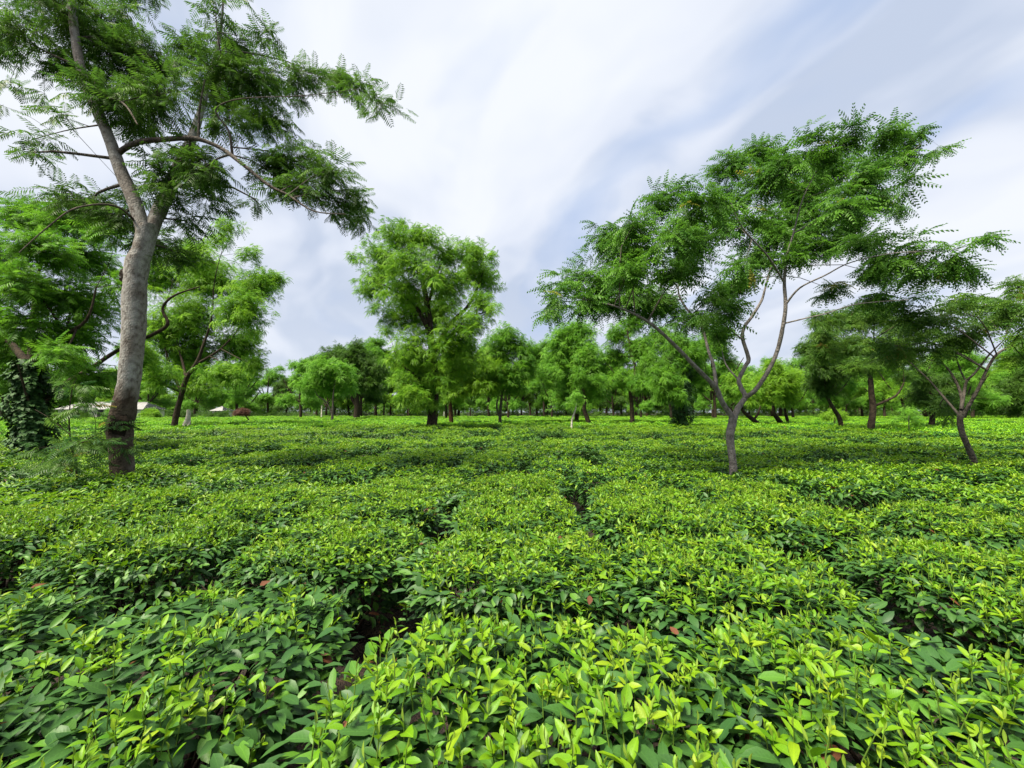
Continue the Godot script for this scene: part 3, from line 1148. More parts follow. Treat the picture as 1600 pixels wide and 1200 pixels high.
func house(at: Vector3, w: float, d: float, eave: float, ridge: float, label: String, tin: Material, wall: Material, dark: Material, turn: float) -> void:
	var o := thing("house", label, "house", at)
	o.rotation.y = turn
	var x := w * 0.5
	var z := d * 0.5
	var s := Shape.new()
	s.box(Vector3(0, eave * 0.5 - 0.03, 0), Vector3(x - 0.3, 0, 0), Vector3(0, eave * 0.5 + 0.03, 0), Vector3(0, 0, z - 0.3), Color.WHITE)
	part("wall", s.mesh(), wall, o)
	var r := Shape.new()
	var a := Vector3(-x, eave, z)
	var b := Vector3(x, eave, z)
	var c := Vector3(x, eave, -z)
	var e := Vector3(-x, eave, -z)
	var p := Vector3(-x + 0.9, ridge, 0)
	var q := Vector3(x - 1.1, ridge, 0)
	r.quad(a, p, q, b, Color.WHITE)
	r.quad(c, q, p, e, Color.WHITE)
	r.quad(b, q, q, c, Color.WHITE)
	r.quad(e, p, p, a, Color.WHITE)
	r.quad(a, b, c, e, Color.WHITE)
	var roof := part("roof", r.mesh(), tin, o)
	var cap := Shape.new()
	cap.tube([p, q], [0.08, 0.08], 6, Color.WHITE)
	part("ridge_cap", cap.mesh(), tin, roof)
	for k in 3:
		var t := Shape.new()
		t.box(Vector3((k - 1) * w * 0.28, eave * 0.6, z - 0.27), Vector3(0.35, 0, 0), Vector3(0, 0.4 if k != 1 else 0.75, 0), Vector3(0, 0, 0.04), Color.WHITE)
		part("window" if k != 1 else "door", t.mesh(), dark, o)


func tree_list() -> Array:
	var t := []
	t.append({n = "shade_tree", l = "tall pale-barked shade tree with forked trunk and feathery crown reaching out of view", g = "", c = "tree", x = -5.51, z = -5.82, leaf = "feather", col = "dark", bark = "pale", size = 0.27, dens = 1.15, ivy = [],
		limbs = [[0, -0.06, 0, 0.146, 0, 0.78, 0, 0.13, -0.035, 1.183, 0, 0.13, -0.072, 1.473, 0, 0.149, -0.034, 1.727, 0, 0.143, 0.016, 2.094, 0, 0.131, 0.034, 2.836, 0, 0.13, 0.02, 3.496, 0, 0.136, 0.029, 3.801, 0, 0.146, 0.097, 4.07, 0, 0.121, 0.13, 4.302, 0, 0.121, 0.149, 4.457, 0, 0.079], [0.131, 3.974, 0, 0.085, 0.11, 4.311, 0, 0.098, -0.093, 4.847, 0, 0.087, -0.289, 5.24, 0, 0.083, -0.515, 5.787, 0, 0.075, -0.738, 6.24, 0, 0.071, -0.966, 6.748, 0, 0.061, -1.127, 7.365, 0, 0.054, -1.231, 7.99, 0, 0.051, -1.355, 8.731, 0, 0.042], [0.131, 3.974, 0, 0.085, 0.148, 4.363, -0.05, 0.099, 0.117, 5.009, -0.3, 0.094, 0.137, 5.652, -0.5, 0.089, 0.154, 6.278, -0.7, 0.069, 0.208, 6.863, -0.8, 0.049, 0.338, 7.557, -0.8, 0.035, 0.469, 8.261, -0.8, 0.021, 0.479, 9.214, -0.8, 0.011], [-0.398, 5.458, 0, 0.044, -0.31, 5.578, 0, 0.039, 0.016, 5.638, 0.1, 0.036, 0.525, 5.618, 0.2, 0.034, 1.022, 5.558, 0.3, 0.032, 1.392, 5.416, 0.3, 0.029, 1.788, 5.108, 0.4, 0.026, 2.155, 4.814, 0.4, 0.022, 2.425, 4.676, 0.4, 0.016, 2.836, 4.398, 0.5, 0.01, 3.269, 4.353, 0.5, 0.006], [1.067, 5.558, 0.3, 0.02, 1.062, 6.006, 0.3, 0.014, 1.193, 6.353, 0.4, 0.008], [1.56, 5.312, 0.3, 0.02, 1.561, 5.6, 0.4, 0.014, 1.444, 5.831, 0.5, 0.01, 1.841, 5.908, 0.6, 0.007, 2.715, 5.872, 0.7, 0.005, 3.477, 5.962, 0.7, 0.003], [1.323, 6.828, 0.3, 0.009, 1.237, 7.27, 0.3, 0.006, 1.18, 7.866, 0.3, 0.003], [-0.002, 4.457, 0, 0.019, 0.053, 4.521, 0.4, 0.014, -0.032, 4.288, 0.8, 0.011, -0.146, 3.943, 1, 0.008, -0.223, 3.544, 1.2, 0.004], [-0.852, 6.493, 0, 0.018, 0.044, 6.022, 0.4, 0.014, 0.481, 5.546, 0.6, 0.008], [-1.016, 6.901, 0, 0.018, -1.958, 7.478, -0.4, 0.013, -2.885, 8.045, -0.7, 0.007], [-0.625, 5.988, 0, 0.012, -1.653, 6.175, -0.4, 0.007, -2.606, 6.098, -0.6, 0.004], [-1.127, 7.365, 0, 0.018, -0.937, 7.656, -0.3, 0.013, -0.294, 7.423, -0.4, 0.008]],
		clumps = [[-2.43, 7.85, -0.33, 0.41, 0.34, 0.34, 1], [-1.35, 7.75, -0.02, 0.47, 0.32, 0.4, 1], [-1.72, 8.44, -0.92, 0.4, 0.37, 0.37, 1], [-0.28, 7.68, 0.12, 0.2, 0.14, 0.17, 1], [-1.99, 7.54, -0.71, 0.45, 0.41, 0.41, 1], [-0.92, 7.38, -0.41, 0.45, 0.45, 0.45, 1], [-0.6, 6.37, 0.15, 0.34, 0.31, 0.31, 1], [-0.64, 7.61, -0.66, 0.49, 0.43, 0.43, 1], [0.47, 6.29, 0.18, 0.47, 0.35, 0.4, 1], [-0.51, 6.49, -0.53, 0.4, 0.33, 0.34, 1], [-0.23, 6.14, 0.12, 0.31, 0.3, 0.3, 1], [1.03, 6.75, 0.09, 0.44, 0.32, 0.38, 1], [0.23, 7.64, -0.51, 0.33, 0.24, 0.28, 1], [0.45, 8.34, -1.24, 0.43, 0.2, 0.37, 1], [1.88, 7.32, 0.03, 0.31, 0.09, 0.26, 0.8], [1.23, 7.47, 0.3, 0.1, 0.4, 0.4, 0.9], [1.5, 6.72, -0.15, 0.58, 0.33, 0.49, 1], [1.79, 7.45, -0.88, 0.43, 0.28, 0.37, 1], [2.13, 7.95, -1.46, 0.41, 0.2, 0.35, 1], [2.88, 7.2, -0.79, 0.34, 0.15, 0.29, 0.8], [3.42, 6.68, -0.46, 0.32, 0.1, 0.28, 0.8], [0.92, 7.16, -1.51, 0.53, 0.3, 0.45, 1], [1.41, 5.91, 0.17, 0.27, 0.22, 0.23, 1], [0.03, 7.5, -1.3, 0.43, 0.31, 0.36, 1], [2.17, 5.59, -0.27, 0.54, 0.27, 0.46, 1], [2.85, 5.27, -0.01, 0.34, 0.2, 0.29, 1], [2.4, 4.97, 0.04, 0.46, 0.2, 0.39, 1], [2.88, 4.93, -0.31, 0.42, 0.23, 0.36, 1], [2.91, 5.09, -1.22, 0.25, 0.19, 0.22, 1], [1.8, 5.34, -0.08, 0.29, 0.18, 0.25, 1], [0.84, 5.26, 0.1, 0.34, 0.36, 0.36, 1], [0.4, 5.3, -0.8, 0.28, 0.23, 0.24, 1], [0.14, 5.38, -0.1, 0.3, 0.29, 0.29, 1], [1.14, 5.31, -0.9, 0.19, 0.12, 0.16, 0.6], [-2.07, 6.01, -0.42, 0.38, 0.14, 0.33, 0.45], [-3.03, 7.27, -0.74, 0.18, 0.14, 0.15, 0.6], [-1.14, 5.99, 0.14, 0.23, 0.14, 0.19, 0.5], [-1.52, 5.46, 0.14, 0.28, 0.09, 0.24, 0.45], [-2.34, 6.39, -0.12, 0.08, 0.09, 0.09, 0.5], [-2.7, 7.24, -0.97, 0.15, 0.12, 0.13, 0.4], [-1.29, 5.04, -0.52, 0.6, 0.18, 0.51, 1], [-0.61, 4.71, -0.32, 0.34, 0.19, 0.29, 1], [-0.48, 4.53, -0.8, 0.4, 0.23, 0.34, 1], [0.11, 4.22, -0.57, 0.21, 0.18, 0.18, 1], [0.44, 4.64, -0.29, 0.24, 0.19, 0.2, 1], [0.41, 4.94, 0, 0.22, 0.26, 0.26, 1], [-1.27, 5.6, -1.18, 0.26, 0.22, 0.22, 0.6], [1.18, 5.13, 0.3, 0.29, 0.21, 0.25, 1], [-4.08, 8.35, -1.01, 0.43, 0.47, 0.47, 1], [-2.01, 8.63, -0.19, 0.54, 0.31, 0.46, 1], [-1.19, 9.32, -0.78, 0.65, 0.34, 0.55, 1], [0.32, 9.45, -0.7, 0.61, 0.34, 0.52, 1]]})
	t.append({n = "shade_tree", l = "ivy-clad shade tree with thick dark trunk beside the pale forked trunk", g = "", c = "tree", x = -11.15, z = -9.54, leaf = "feather", col = "mid", bark = "dark", size = 0.34, dens = 1.9, ivy = [0.26, 0.1, 3.6],
		limbs = [[0.004, -0.06, 0, 0.174, 0.004, 0.736, 0, 0.155, -0.095, 1.596, 0, 0.161, -0.185, 2.345, 0, 0.142, -0.246, 2.92, 0, 0.129], [-0.236, 2.799, 0, 0.084, -0.898, 3.288, -0.2, 0.07, -1.488, 3.639, -0.4, 0.056, -2.431, 4.169, -0.6, 0.03], [-0.188, 2.768, 0, 0.077, 0.417, 3.148, 0.2, 0.059, 0.917, 3.381, 0.4, 0.05, 1.682, 3.732, 0.6, 0.028, 1.846, 4.458, 0.6, 0.014], [0.073, 1.745, 0, 0.059, 0.005, 2.117, -0.3, 0.056, 0.076, 2.379, -0.5, 0.054, 0.234, 2.77, -0.9, 0.052, 0.684, 3.331, -1.2, 0.05, 1.506, 3.78, -1.3, 0.045, 1.869, 4.059, -1.3, 0.042, 1.706, 4.48, -1.3, 0.034, 1.998, 4.832, -1.3, 0.027, 2.679, 5.079, -1.3, 0.016], [0.234, 2.77, -0.9, 0.042, 0.042, 3.152, -0.9, 0.034, -0.093, 3.653, -0.9, 0.021, -0.181, 4.411, -0.9, 0.01], [-0.067, 1.625, 0, 0.032, 0.061, 2.252, 0.3, 0.026, 0.118, 2.741, 0.5, 0.013], [-0.209, 2.647, 0, 0.058, -0.604, 3.937, -0.3, 0.045, -0.654, 5.091, -0.4, 0.033, -0.571, 6.075, -0.4, 0.013]],
		clumps = [[-1.8, 6.85, -0.98, 0.7, 0.47, 0.59, 1], [-0.1, 6.58, -0.6, 0.71, 0.49, 0.6, 1], [0.43, 5.33, 0.55, 0.7, 0.47, 0.6, 1], [-0.3, 5.7, -1.25, 0.59, 0.56, 0.56, 1], [0.54, 4.41, 0.99, 0.56, 0.47, 0.48, 1], [0.71, 4.39, 0.21, 0.64, 0.52, 0.55, 1], [0.57, 4.19, -0.67, 0.44, 0.49, 0.49, 1], [0.71, 3.55, 0.9, 0.46, 0.39, 0.39, 1], [0.88, 3.48, 0.03, 0.61, 0.36, 0.52, 1], [1.77, 2.85, 1.2, 0.46, 0.26, 0.39, 1], [-1.12, 2.5, -0.44, 0.41, 0.38, 0.38, 1], [-1.16, 3.2, -0.69, 0.45, 0.28, 0.38, 1], [1.17, 2.51, -0.19, 0.51, 0.27, 0.43, 1], [-0.1, 2.16, -0.98, 0.44, 0.22, 0.37, 1], [1.93, 5.76, 0.48, 0.37, 0.31, 0.32, 1], [-2.28, 5.62, -0.51, 0.64, 0.87, 0.87, 1], [-1.76, 3.61, -0.25, 0.52, 0.68, 0.68, 1], [1.63, 4.71, -0.21, 0.31, 0.37, 0.37, 0.7]]})
	t.append({n = "shade_tree", l = "spreading green shade tree with short dark trunk near the pale stump", g = "", c = "tree", x = -19.47, z = -23.57, leaf = "spray", col = "bright", bark = "dark", size = 0.6, dens = 1.5, ivy = [],
		limbs = [[0, -0.06, 0, 0.172, 0, 0.78, 0, 0.154, 0.101, 1.626, 0, 0.147, 0.336, 2.736, 0, 0.132, 0.582, 3.667, 0, 0.117, 1.197, 4.715, 0, 0.095, 1.509, 5.92, 0, 0.056], [0.292, 2.848, 0, 0.078, -0.253, 3.181, 0.6, 0.061, -0.828, 3.34, 0.9, 0.03], [0.549, 3.592, 0, 0.078, -0.055, 4.651, -0.4, 0.062, -0.484, 5.331, -0.6, 0.031], [1.026, 4.414, 0, 0.079, 2.472, 5.354, 0, 0.057, 3.533, 6.677, 0, 0.042, 4.39, 8.586, 0, 0.017], [0.336, 2.736, 0, 0.085, -1.023, 4.855, -0.5, 0.061, -1.511, 7.194, -0.6, 0.038, -1.066, 9.549, -0.6, 0.015], [1.197, 4.715, 0, 0.071, 2.126, 6.966, 0.4, 0.048, 2.274, 9.192, 0.5, 0.024, 2.72, 11.47, 0.5, 0.012]],
		clumps = [[0.75, 10.71, 0.31, 1.58, 1.17, 1.35, 1], [-3.43, 10.47, -2.38, 1.25, 1.66, 1.66, 1], [-0.63, 10.37, -3.11, 2.2, 1.7, 1.87, 1], [4.49, 8.91, 0.18, 1.36, 1.07, 1.16, 1], [4.73, 9.85, -1.15, 0.77, 0.73, 0.73, 1], [5.75, 6.69, 3.08, 1.29, 1.31, 1.31, 1], [-0.43, 7.46, -1.41, 1.7, 1.94, 1.94, 1], [-2.03, 6.5, -1.03, 1.43, 1.68, 1.68, 1], [1.04, 6.1, -3.45, 1.7, 1.36, 1.44, 1], [-0.97, 5.25, -2.25, 2.03, 1.41, 1.72, 1], [0.33, 3.54, 1.51, 1.01, 0.91, 0.91, 1], [3.3, 3.78, 0.8, 1.35, 0.73, 1.15, 1], [0.37, 3.14, -1.18, 1.3, 0.56, 1.11, 1], [5.06, 11.28, 3.34, 0.71, 0.46, 0.61, 0.5], [4.2, 10.8, 0.27, 0.58, 0.64, 0.64, 0.6], [4.03, 10.98, 2.32, 0.74, 0.63, 0.63, 0.6], [6.1, 4.11, 2.68, 0.58, 0.57, 0.57, 1], [0.83, 4.38, 3.09, 0.77, 1.12, 1.12, 1], [3.29, 6.66, -1.88, 0.56, 0.58, 0.58, 0.6]]})
	t.append({n = "shade_tree", l = "tall bright green shade tree standing alone in the middle of the tea", g = "", c = "tree", x = -4.12, z = -21.05, leaf = "spray", col = "bright", bark = "dark", size = 0.512, dens = 0.98, ivy = [],
		limbs = [[-0.032, -0.06, 0, 0.33, -0.032, 0.747, 0, 0.294, 0.053, 1.799, 0, 0.245, 0.135, 3.124, 0, 0.216, 0.018, 4.459, 0, 0.196, -0.167, 5.807, 0, 0.186, -0.32, 7.166, 0, 0.157, -0.609, 8.537, 0, 0.117, -1.311, 10.093, 0, 0.048], [-0.166, 5.739, 0, 0.127, -0.638, 6.803, 0.5, 0.107, -1.062, 7.287, 0.8, 0.058, -2.246, 7.985, 1.2, 0.029], [0.013, 4.862, 0, 0.137, 0.841, 6.447, -0.6, 0.119, 1.663, 7.4, -0.9, 0.089, 2.209, 8.501, -1, 0.06, 2.523, 9.403, -1, 0.03], [-0.319, 7.098, 0, 0.098, 0.205, 8.745, 0.4, 0.069, 0.804, 9.995, 0.5, 0.03], [0.135, 3.124, 0, 0.098, -1.052, 3.731, 0.6, 0.058, -1.625, 4.342, 0.9, 0.029]],
		clumps = [[-1.49, 10.18, 1.78, 1.06, 0.79, 0.9, 1], [-0.3, 10.27, 1.21, 1.1, 0.81, 0.94, 1], [-2.76, 9.65, 0.52, 1, 0.94, 0.94, 1], [-4.78, 10.43, -1.78, 0.48, 0.47, 0.47, 0.7], [-0.78, 8.82, 2.01, 1.35, 0.96, 1.14, 1], [0.77, 9.82, 0.24, 1.23, 0.95, 1.05, 1], [2.06, 10.01, -0.24, 1.07, 0.97, 0.97, 1], [2.72, 9.13, -1.84, 0.93, 1.25, 1.25, 1], [-3.56, 9.03, -1.53, 1.09, 1.03, 1.03, 1], [-4.28, 8.55, -1.75, 0.69, 0.52, 0.58, 0.7], [-1.32, 7.7, 1.06, 1.41, 1.09, 1.2, 1], [0.81, 8.07, 0.41, 1.35, 1.13, 1.15, 1], [2.55, 7.12, 0.68, 0.83, 0.74, 0.74, 1], [-2.45, 6.9, -1.84, 1.12, 1.04, 1.04, 1], [-0.7, 6.98, -2.2, 1.51, 1.27, 1.29, 1], [1.65, 5.73, 1.68, 1.15, 1.06, 1.06, 1], [3.12, 6.6, 1.55, 0.43, 0.53, 0.53, 0.7], [-0.74, 4.76, 1.29, 1.22, 1.08, 1.08, 1], [0.98, 4.61, 1.28, 1.42, 0.99, 1.21, 1], [-0.85, 3.45, 0.07, 1.23, 0.96, 1.04, 1], [-2.07, 4.45, -0.43, 0.72, 0.69, 0.69, 1], [0.66, 3.3, 1.14, 1.12, 0.82, 0.95, 1], [-0.58, 2.37, 2.38, 0.92, 0.55, 0.78, 1], [-0.17, 1.99, 0.39, 0.64, 0.42, 0.54, 1], [-2.28, 5.68, 0.63, 0.37, 0.42, 0.42, 0.6], [-1.77, 11.82, -0.32, 0.59, 0.44, 0.5, 0.6], [2.81, 10.58, -2.17, 0.51, 0.64, 0.64, 0.7], [-3.42, 7.4, -0.91, 0.4, 0.5, 0.5, 0.6], [1.94, 4.97, -0.07, 0.86, 0.67, 0.73, 1], [-0.84, 4.19, -0.56, 1, 0.99, 0.99, 1], [-0.54, 2.84, -0.85, 0.95, 0.8, 0.81, 1], [0.32, 8.15, 2.14, 0.88, 0.86, 0.86, 1], [-2.9, 9.91, -1.92, 0.91, 0.94, 0.94, 1], [-1.6, 7.51, -1.34, 1.03, 1.02, 1.02, 1], [1.73, 9.49, -1.8, 1, 1.04, 1.04, 1], [0.17, 7.72, -1.43, 1.05, 0.92, 0.92, 1], [2.32, 6.04, 0.52, 0.71, 0.75, 0.75, 1], [-0.41, 2.18, 0.48, 0.89, 0.42, 0.76, 1], [-1.17, 3.15, 1.9, 0.7, 0.61, 0.61, 1], [1.54, 4.03, -0.64, 0.95, 0.79, 0.81, 1]]})
	t.append({n = "young_tree", l = "young yellow-green tree with straight reddish trunk behind the tall middle tree", g = "", c = "tree", x = -4.46, z = -30, leaf = "spray", col = "yellow", bark = "brown", size = 0.6, dens = 1.7, ivy = [],
		limbs = [[0, -0.06, 0, 0.188, 0, 0.903, 0, 0.168, -0.057, 1.841, 0, 0.148, -0.113, 2.783, 0, 0.119, -0.033, 4.203, 0, 0.079], [-0.112, 2.688, 0, 0.079, 1.152, 3.965, 0, 0.06, 2.093, 4.916, 0, 0.03]],
		clumps = [[0.92, 5.46, 1.31, 1.88, 0.85, 1.6, 1], [2.29, 4.78, 1.3, 1.44, 0.85, 1.22, 1], [-0.13, 4.31, 0.87, 1.45, 1, 1.23, 1], [1.72, 3.57, 1.01, 1.54, 0.99, 1.31, 1], [3.07, 3.51, 0.48, 0.83, 0.94, 0.94, 1], [0.4, 3.1, 1.34, 1.16, 0.65, 0.99, 1]]})
	t.append({n = "young_tree", l = "slim twin-stemmed young tree with airy oval crown behind the middle tea", g = "", c = "tree", x = -0.92, z = -31, leaf = "spray", col = "mid", bark = "grey", size = 0.6, dens = 1.4, ivy = [],
		limbs = [[0, -0.06, 0, 0.146, 0, 0.732, 0, 0.13, 0.046, 1.846, 0, 0.11, 0.238, 3.796, 0, 0.09, 0.432, 5.763, 0, 0.06, 0.48, 6.753, 0, 0.03], [-0.001, 1.264, 0, 0.08, -0.246, 2.234, 0, 0.07, 0.189, 3.796, 0, 0.04], [0.142, 3.063, 0, 0.06, 1.412, 5.27, 0, 0.04, 2.002, 5.763, 0, 0.02]],
		clumps = [[0.46, 7.06, 1.6, 1.48, 0.94, 1.26, 1], [-0.4, 5.95, 1.12, 1.5, 1.09, 1.28, 1], [1.39, 6.16, 1.28, 1.31, 1.08, 1.11, 1], [2.18, 5.03, 0.44, 0.86, 1.05, 1.05, 1], [0.46, 4.53, 1.52, 1.76, 1.08, 1.5, 1], [-0.85, 3.88, -1.2, 1.01, 1.1, 1.1, 1], [1.02, 3.47, -0.37, 1.18, 0.64, 1.01, 1], [-1.44, 4.67, 1.12, 0.66, 0.82, 0.82, 1]]})
	t.append({n = "young_tree", l = "fresh green tree with drooping foliage behind the thin white-stemmed sapling", g = "", c = "tree", x = 5.22, z = -33, leaf = "spray", col = "fresh", bark = "dark", size = 0.6, dens = 1.8, ivy = [],
		limbs = [[0, -0.06, 0, 0.221, 0, 0.824, 0, 0.198, 0.011, 1.855, 0, 0.168, -0.024, 3.41, 0, 0.138, -0.106, 5.5, 0, 0.089, -0.247, 7.079, 0, 0.04], [-0.025, 3.306, 0, 0.079, 1.295, 4.976, 0, 0.049, 2.093, 6.025, 0, 0.02]],
		clumps = [[-1.14, 7.45, 0.89, 1.41, 1.17, 1.19, 1], [0.2, 8.03, 0.55, 1.41, 1.18, 1.2, 1], [-1.31, 5.96, 0.49, 1.73, 1.48, 1.48, 1], [0.54, 6.05, 1.36, 1.67, 1.44, 1.44, 1], [0.18, 4.45, -1.26, 2.03, 1.56, 1.72, 1], [-0.95, 2.85, -1.78, 1.31, 1.03, 1.11, 1], [1.3, 3.4, 0.12, 1.43, 1.2, 1.21, 1], [2.06, 4.97, 0.06, 0.92, 1.2, 1.2, 1], [-2.24, 4.33, 1.49, 0.89, 1.15, 1.15, 1], [-0.26, 2.24, 1.43, 0.98, 0.58, 0.84, 1]]})
	t.append({n = "sapling", l = "thin white-stemmed sapling standing in the tea before the drooping tree", g = "", c = "tree", x = 2.96, z = -20.33, leaf = "spray", col = "fresh", bark = "white", size = 0.4, dens = 1.2, ivy = [],
		limbs = [[-0.001, -0.06, 0, 0.055, -0.001, 0.717, 0, 0.049, 0.037, 1.319, 0, 0.045, 0.201, 1.795, 0, 0.035, 0.303, 2.37, 0, 0.02]],
		clumps = [[0.22, 2.37, 0.09, 0.5, 0.32, 0.43, 0.8], [-0.01, 2.05, 0.14, 0.38, 0.23, 0.32, 0.7]]})
	t.append({n = "leaning_tree", l = "slender leaning tree with dark crooked trunk beside the white-stemmed sapling", g = "", c = "tree", x = 5.3, z = -28, leaf = "spray", col = "mid", bark = "dark", size = 0.52, dens = 1.4, ivy = [],
		limbs = [[-0.001, -0.06, 0, 0.187, -0.001, 0.738, 0, 0.167, -0.169, 1.306, 0, 0.148, -0.338, 1.832, 0, 0.128, -0.283, 2.71, 0, 0.089, -0.665, 4.036, 0, 0.049]],
		clumps = [[-0.12, 3.1, -0.66, 0.98, 0.85, 0.85, 1], [0.51, 3.55, 0.68, 0.85, 0.75, 0.75, 1], [-0.82, 3.96, 0.95, 0.76, 0.74, 0.74, 1]]})
	t.append({n = "shade_tree", l = "dark-trunked open shade tree rising behind the spreading forked tree", g = "", c = "tree", x = 8.83, z = -30, leaf = "spray", col = "mid", bark = "dark", size = 0.6, dens = 1.3, ivy = [],
		limbs = [[-0.001, -0.06, 0, 0.204, -0.001, 0.763, 0, 0.182, -0.017, 2.311, 0, 0.144, -0.091, 3.35, 0, 0.134, 0.314, 4.678, 0, 0.115, -0.032, 6.35, 0, 0.086, -0.242, 7.793, 0, 0.048], [-0.093, 3.255, 0, 0.077, -0.789, 3.965, 0, 0.048, -1.716, 5.154, 0, 0.029], [0.262, 4.44, 0, 0.077, 1.141, 5.632, 0, 0.047, 1.881, 6.83, 0, 0.028]],
		clumps = [[-0.88, 5.87, -1.8, 1.37, 1.09, 1.16, 1], [0.72, 6.37, -0.11, 1.46, 1.24, 1.24, 1], [1.2, 4.99, 1.41, 1.21, 0.98, 1.03, 1], [-0.64, 4.12, -0.17, 1.48, 0.96, 1.26, 1], [0.47, 3.69, 1.89, 1.36, 0.7, 1.16, 1], [-2.19, 3.74, -0.11, 0.65, 0.82, 0.82, 1], [0.56, 8.44, -1.91, 1.36, 1.09, 1.16, 1], [2.76, 7.33, -1.45, 1.32, 1.58, 1.58, 1], [-0.76, 7.46, -0.78, 1.13, 0.98, 0.98, 1]]})
	t.append({n = "ivy_clad_tree", l = "tree with a dark column of climbing ivy round its trunk", g = "", c = "tree", x = 9.12, z = -22, leaf = "spray", col = "mid", bark = "dark", size = 0.52, dens = 1.4, ivy = [0.44, 0.4, 4.6],
		limbs = [[0, -0.06, 0, 0.207, 0, 0.841, 0, 0.185, 0.062, 1.803, 0, 0.185, 0.17, 3.187, 0, 0.157, 0.349, 4.583, 0, 0.11, 0.484, 5.638, 0, 0.055], [0.125, 2.84, 0, 0.083, -0.788, 3.709, 0, 0.047, -1.47, 4.233, 0, 0.028]],
		clumps = [[-1.03, 3.48, 0.62, 1.02, 0.68, 0.87, 1], [0.41, 4.61, 0.35, 1.02, 0.89, 0.89, 1], [-0.81, 2.46, 0.87, 0.88, 0.48, 0.75, 1], [1.34, 3.67, -0.71, 0.73, 0.78, 0.78, 1], [-0.01, 5.48, -0.08, 0.92, 0.7, 0.78, 1], [1.68, 5.04, -0.73, 0.73, 0.83, 0.83, 1], [-1.32, 2.65, 0.44, 0.52, 0.49, 0.49, 1]]})
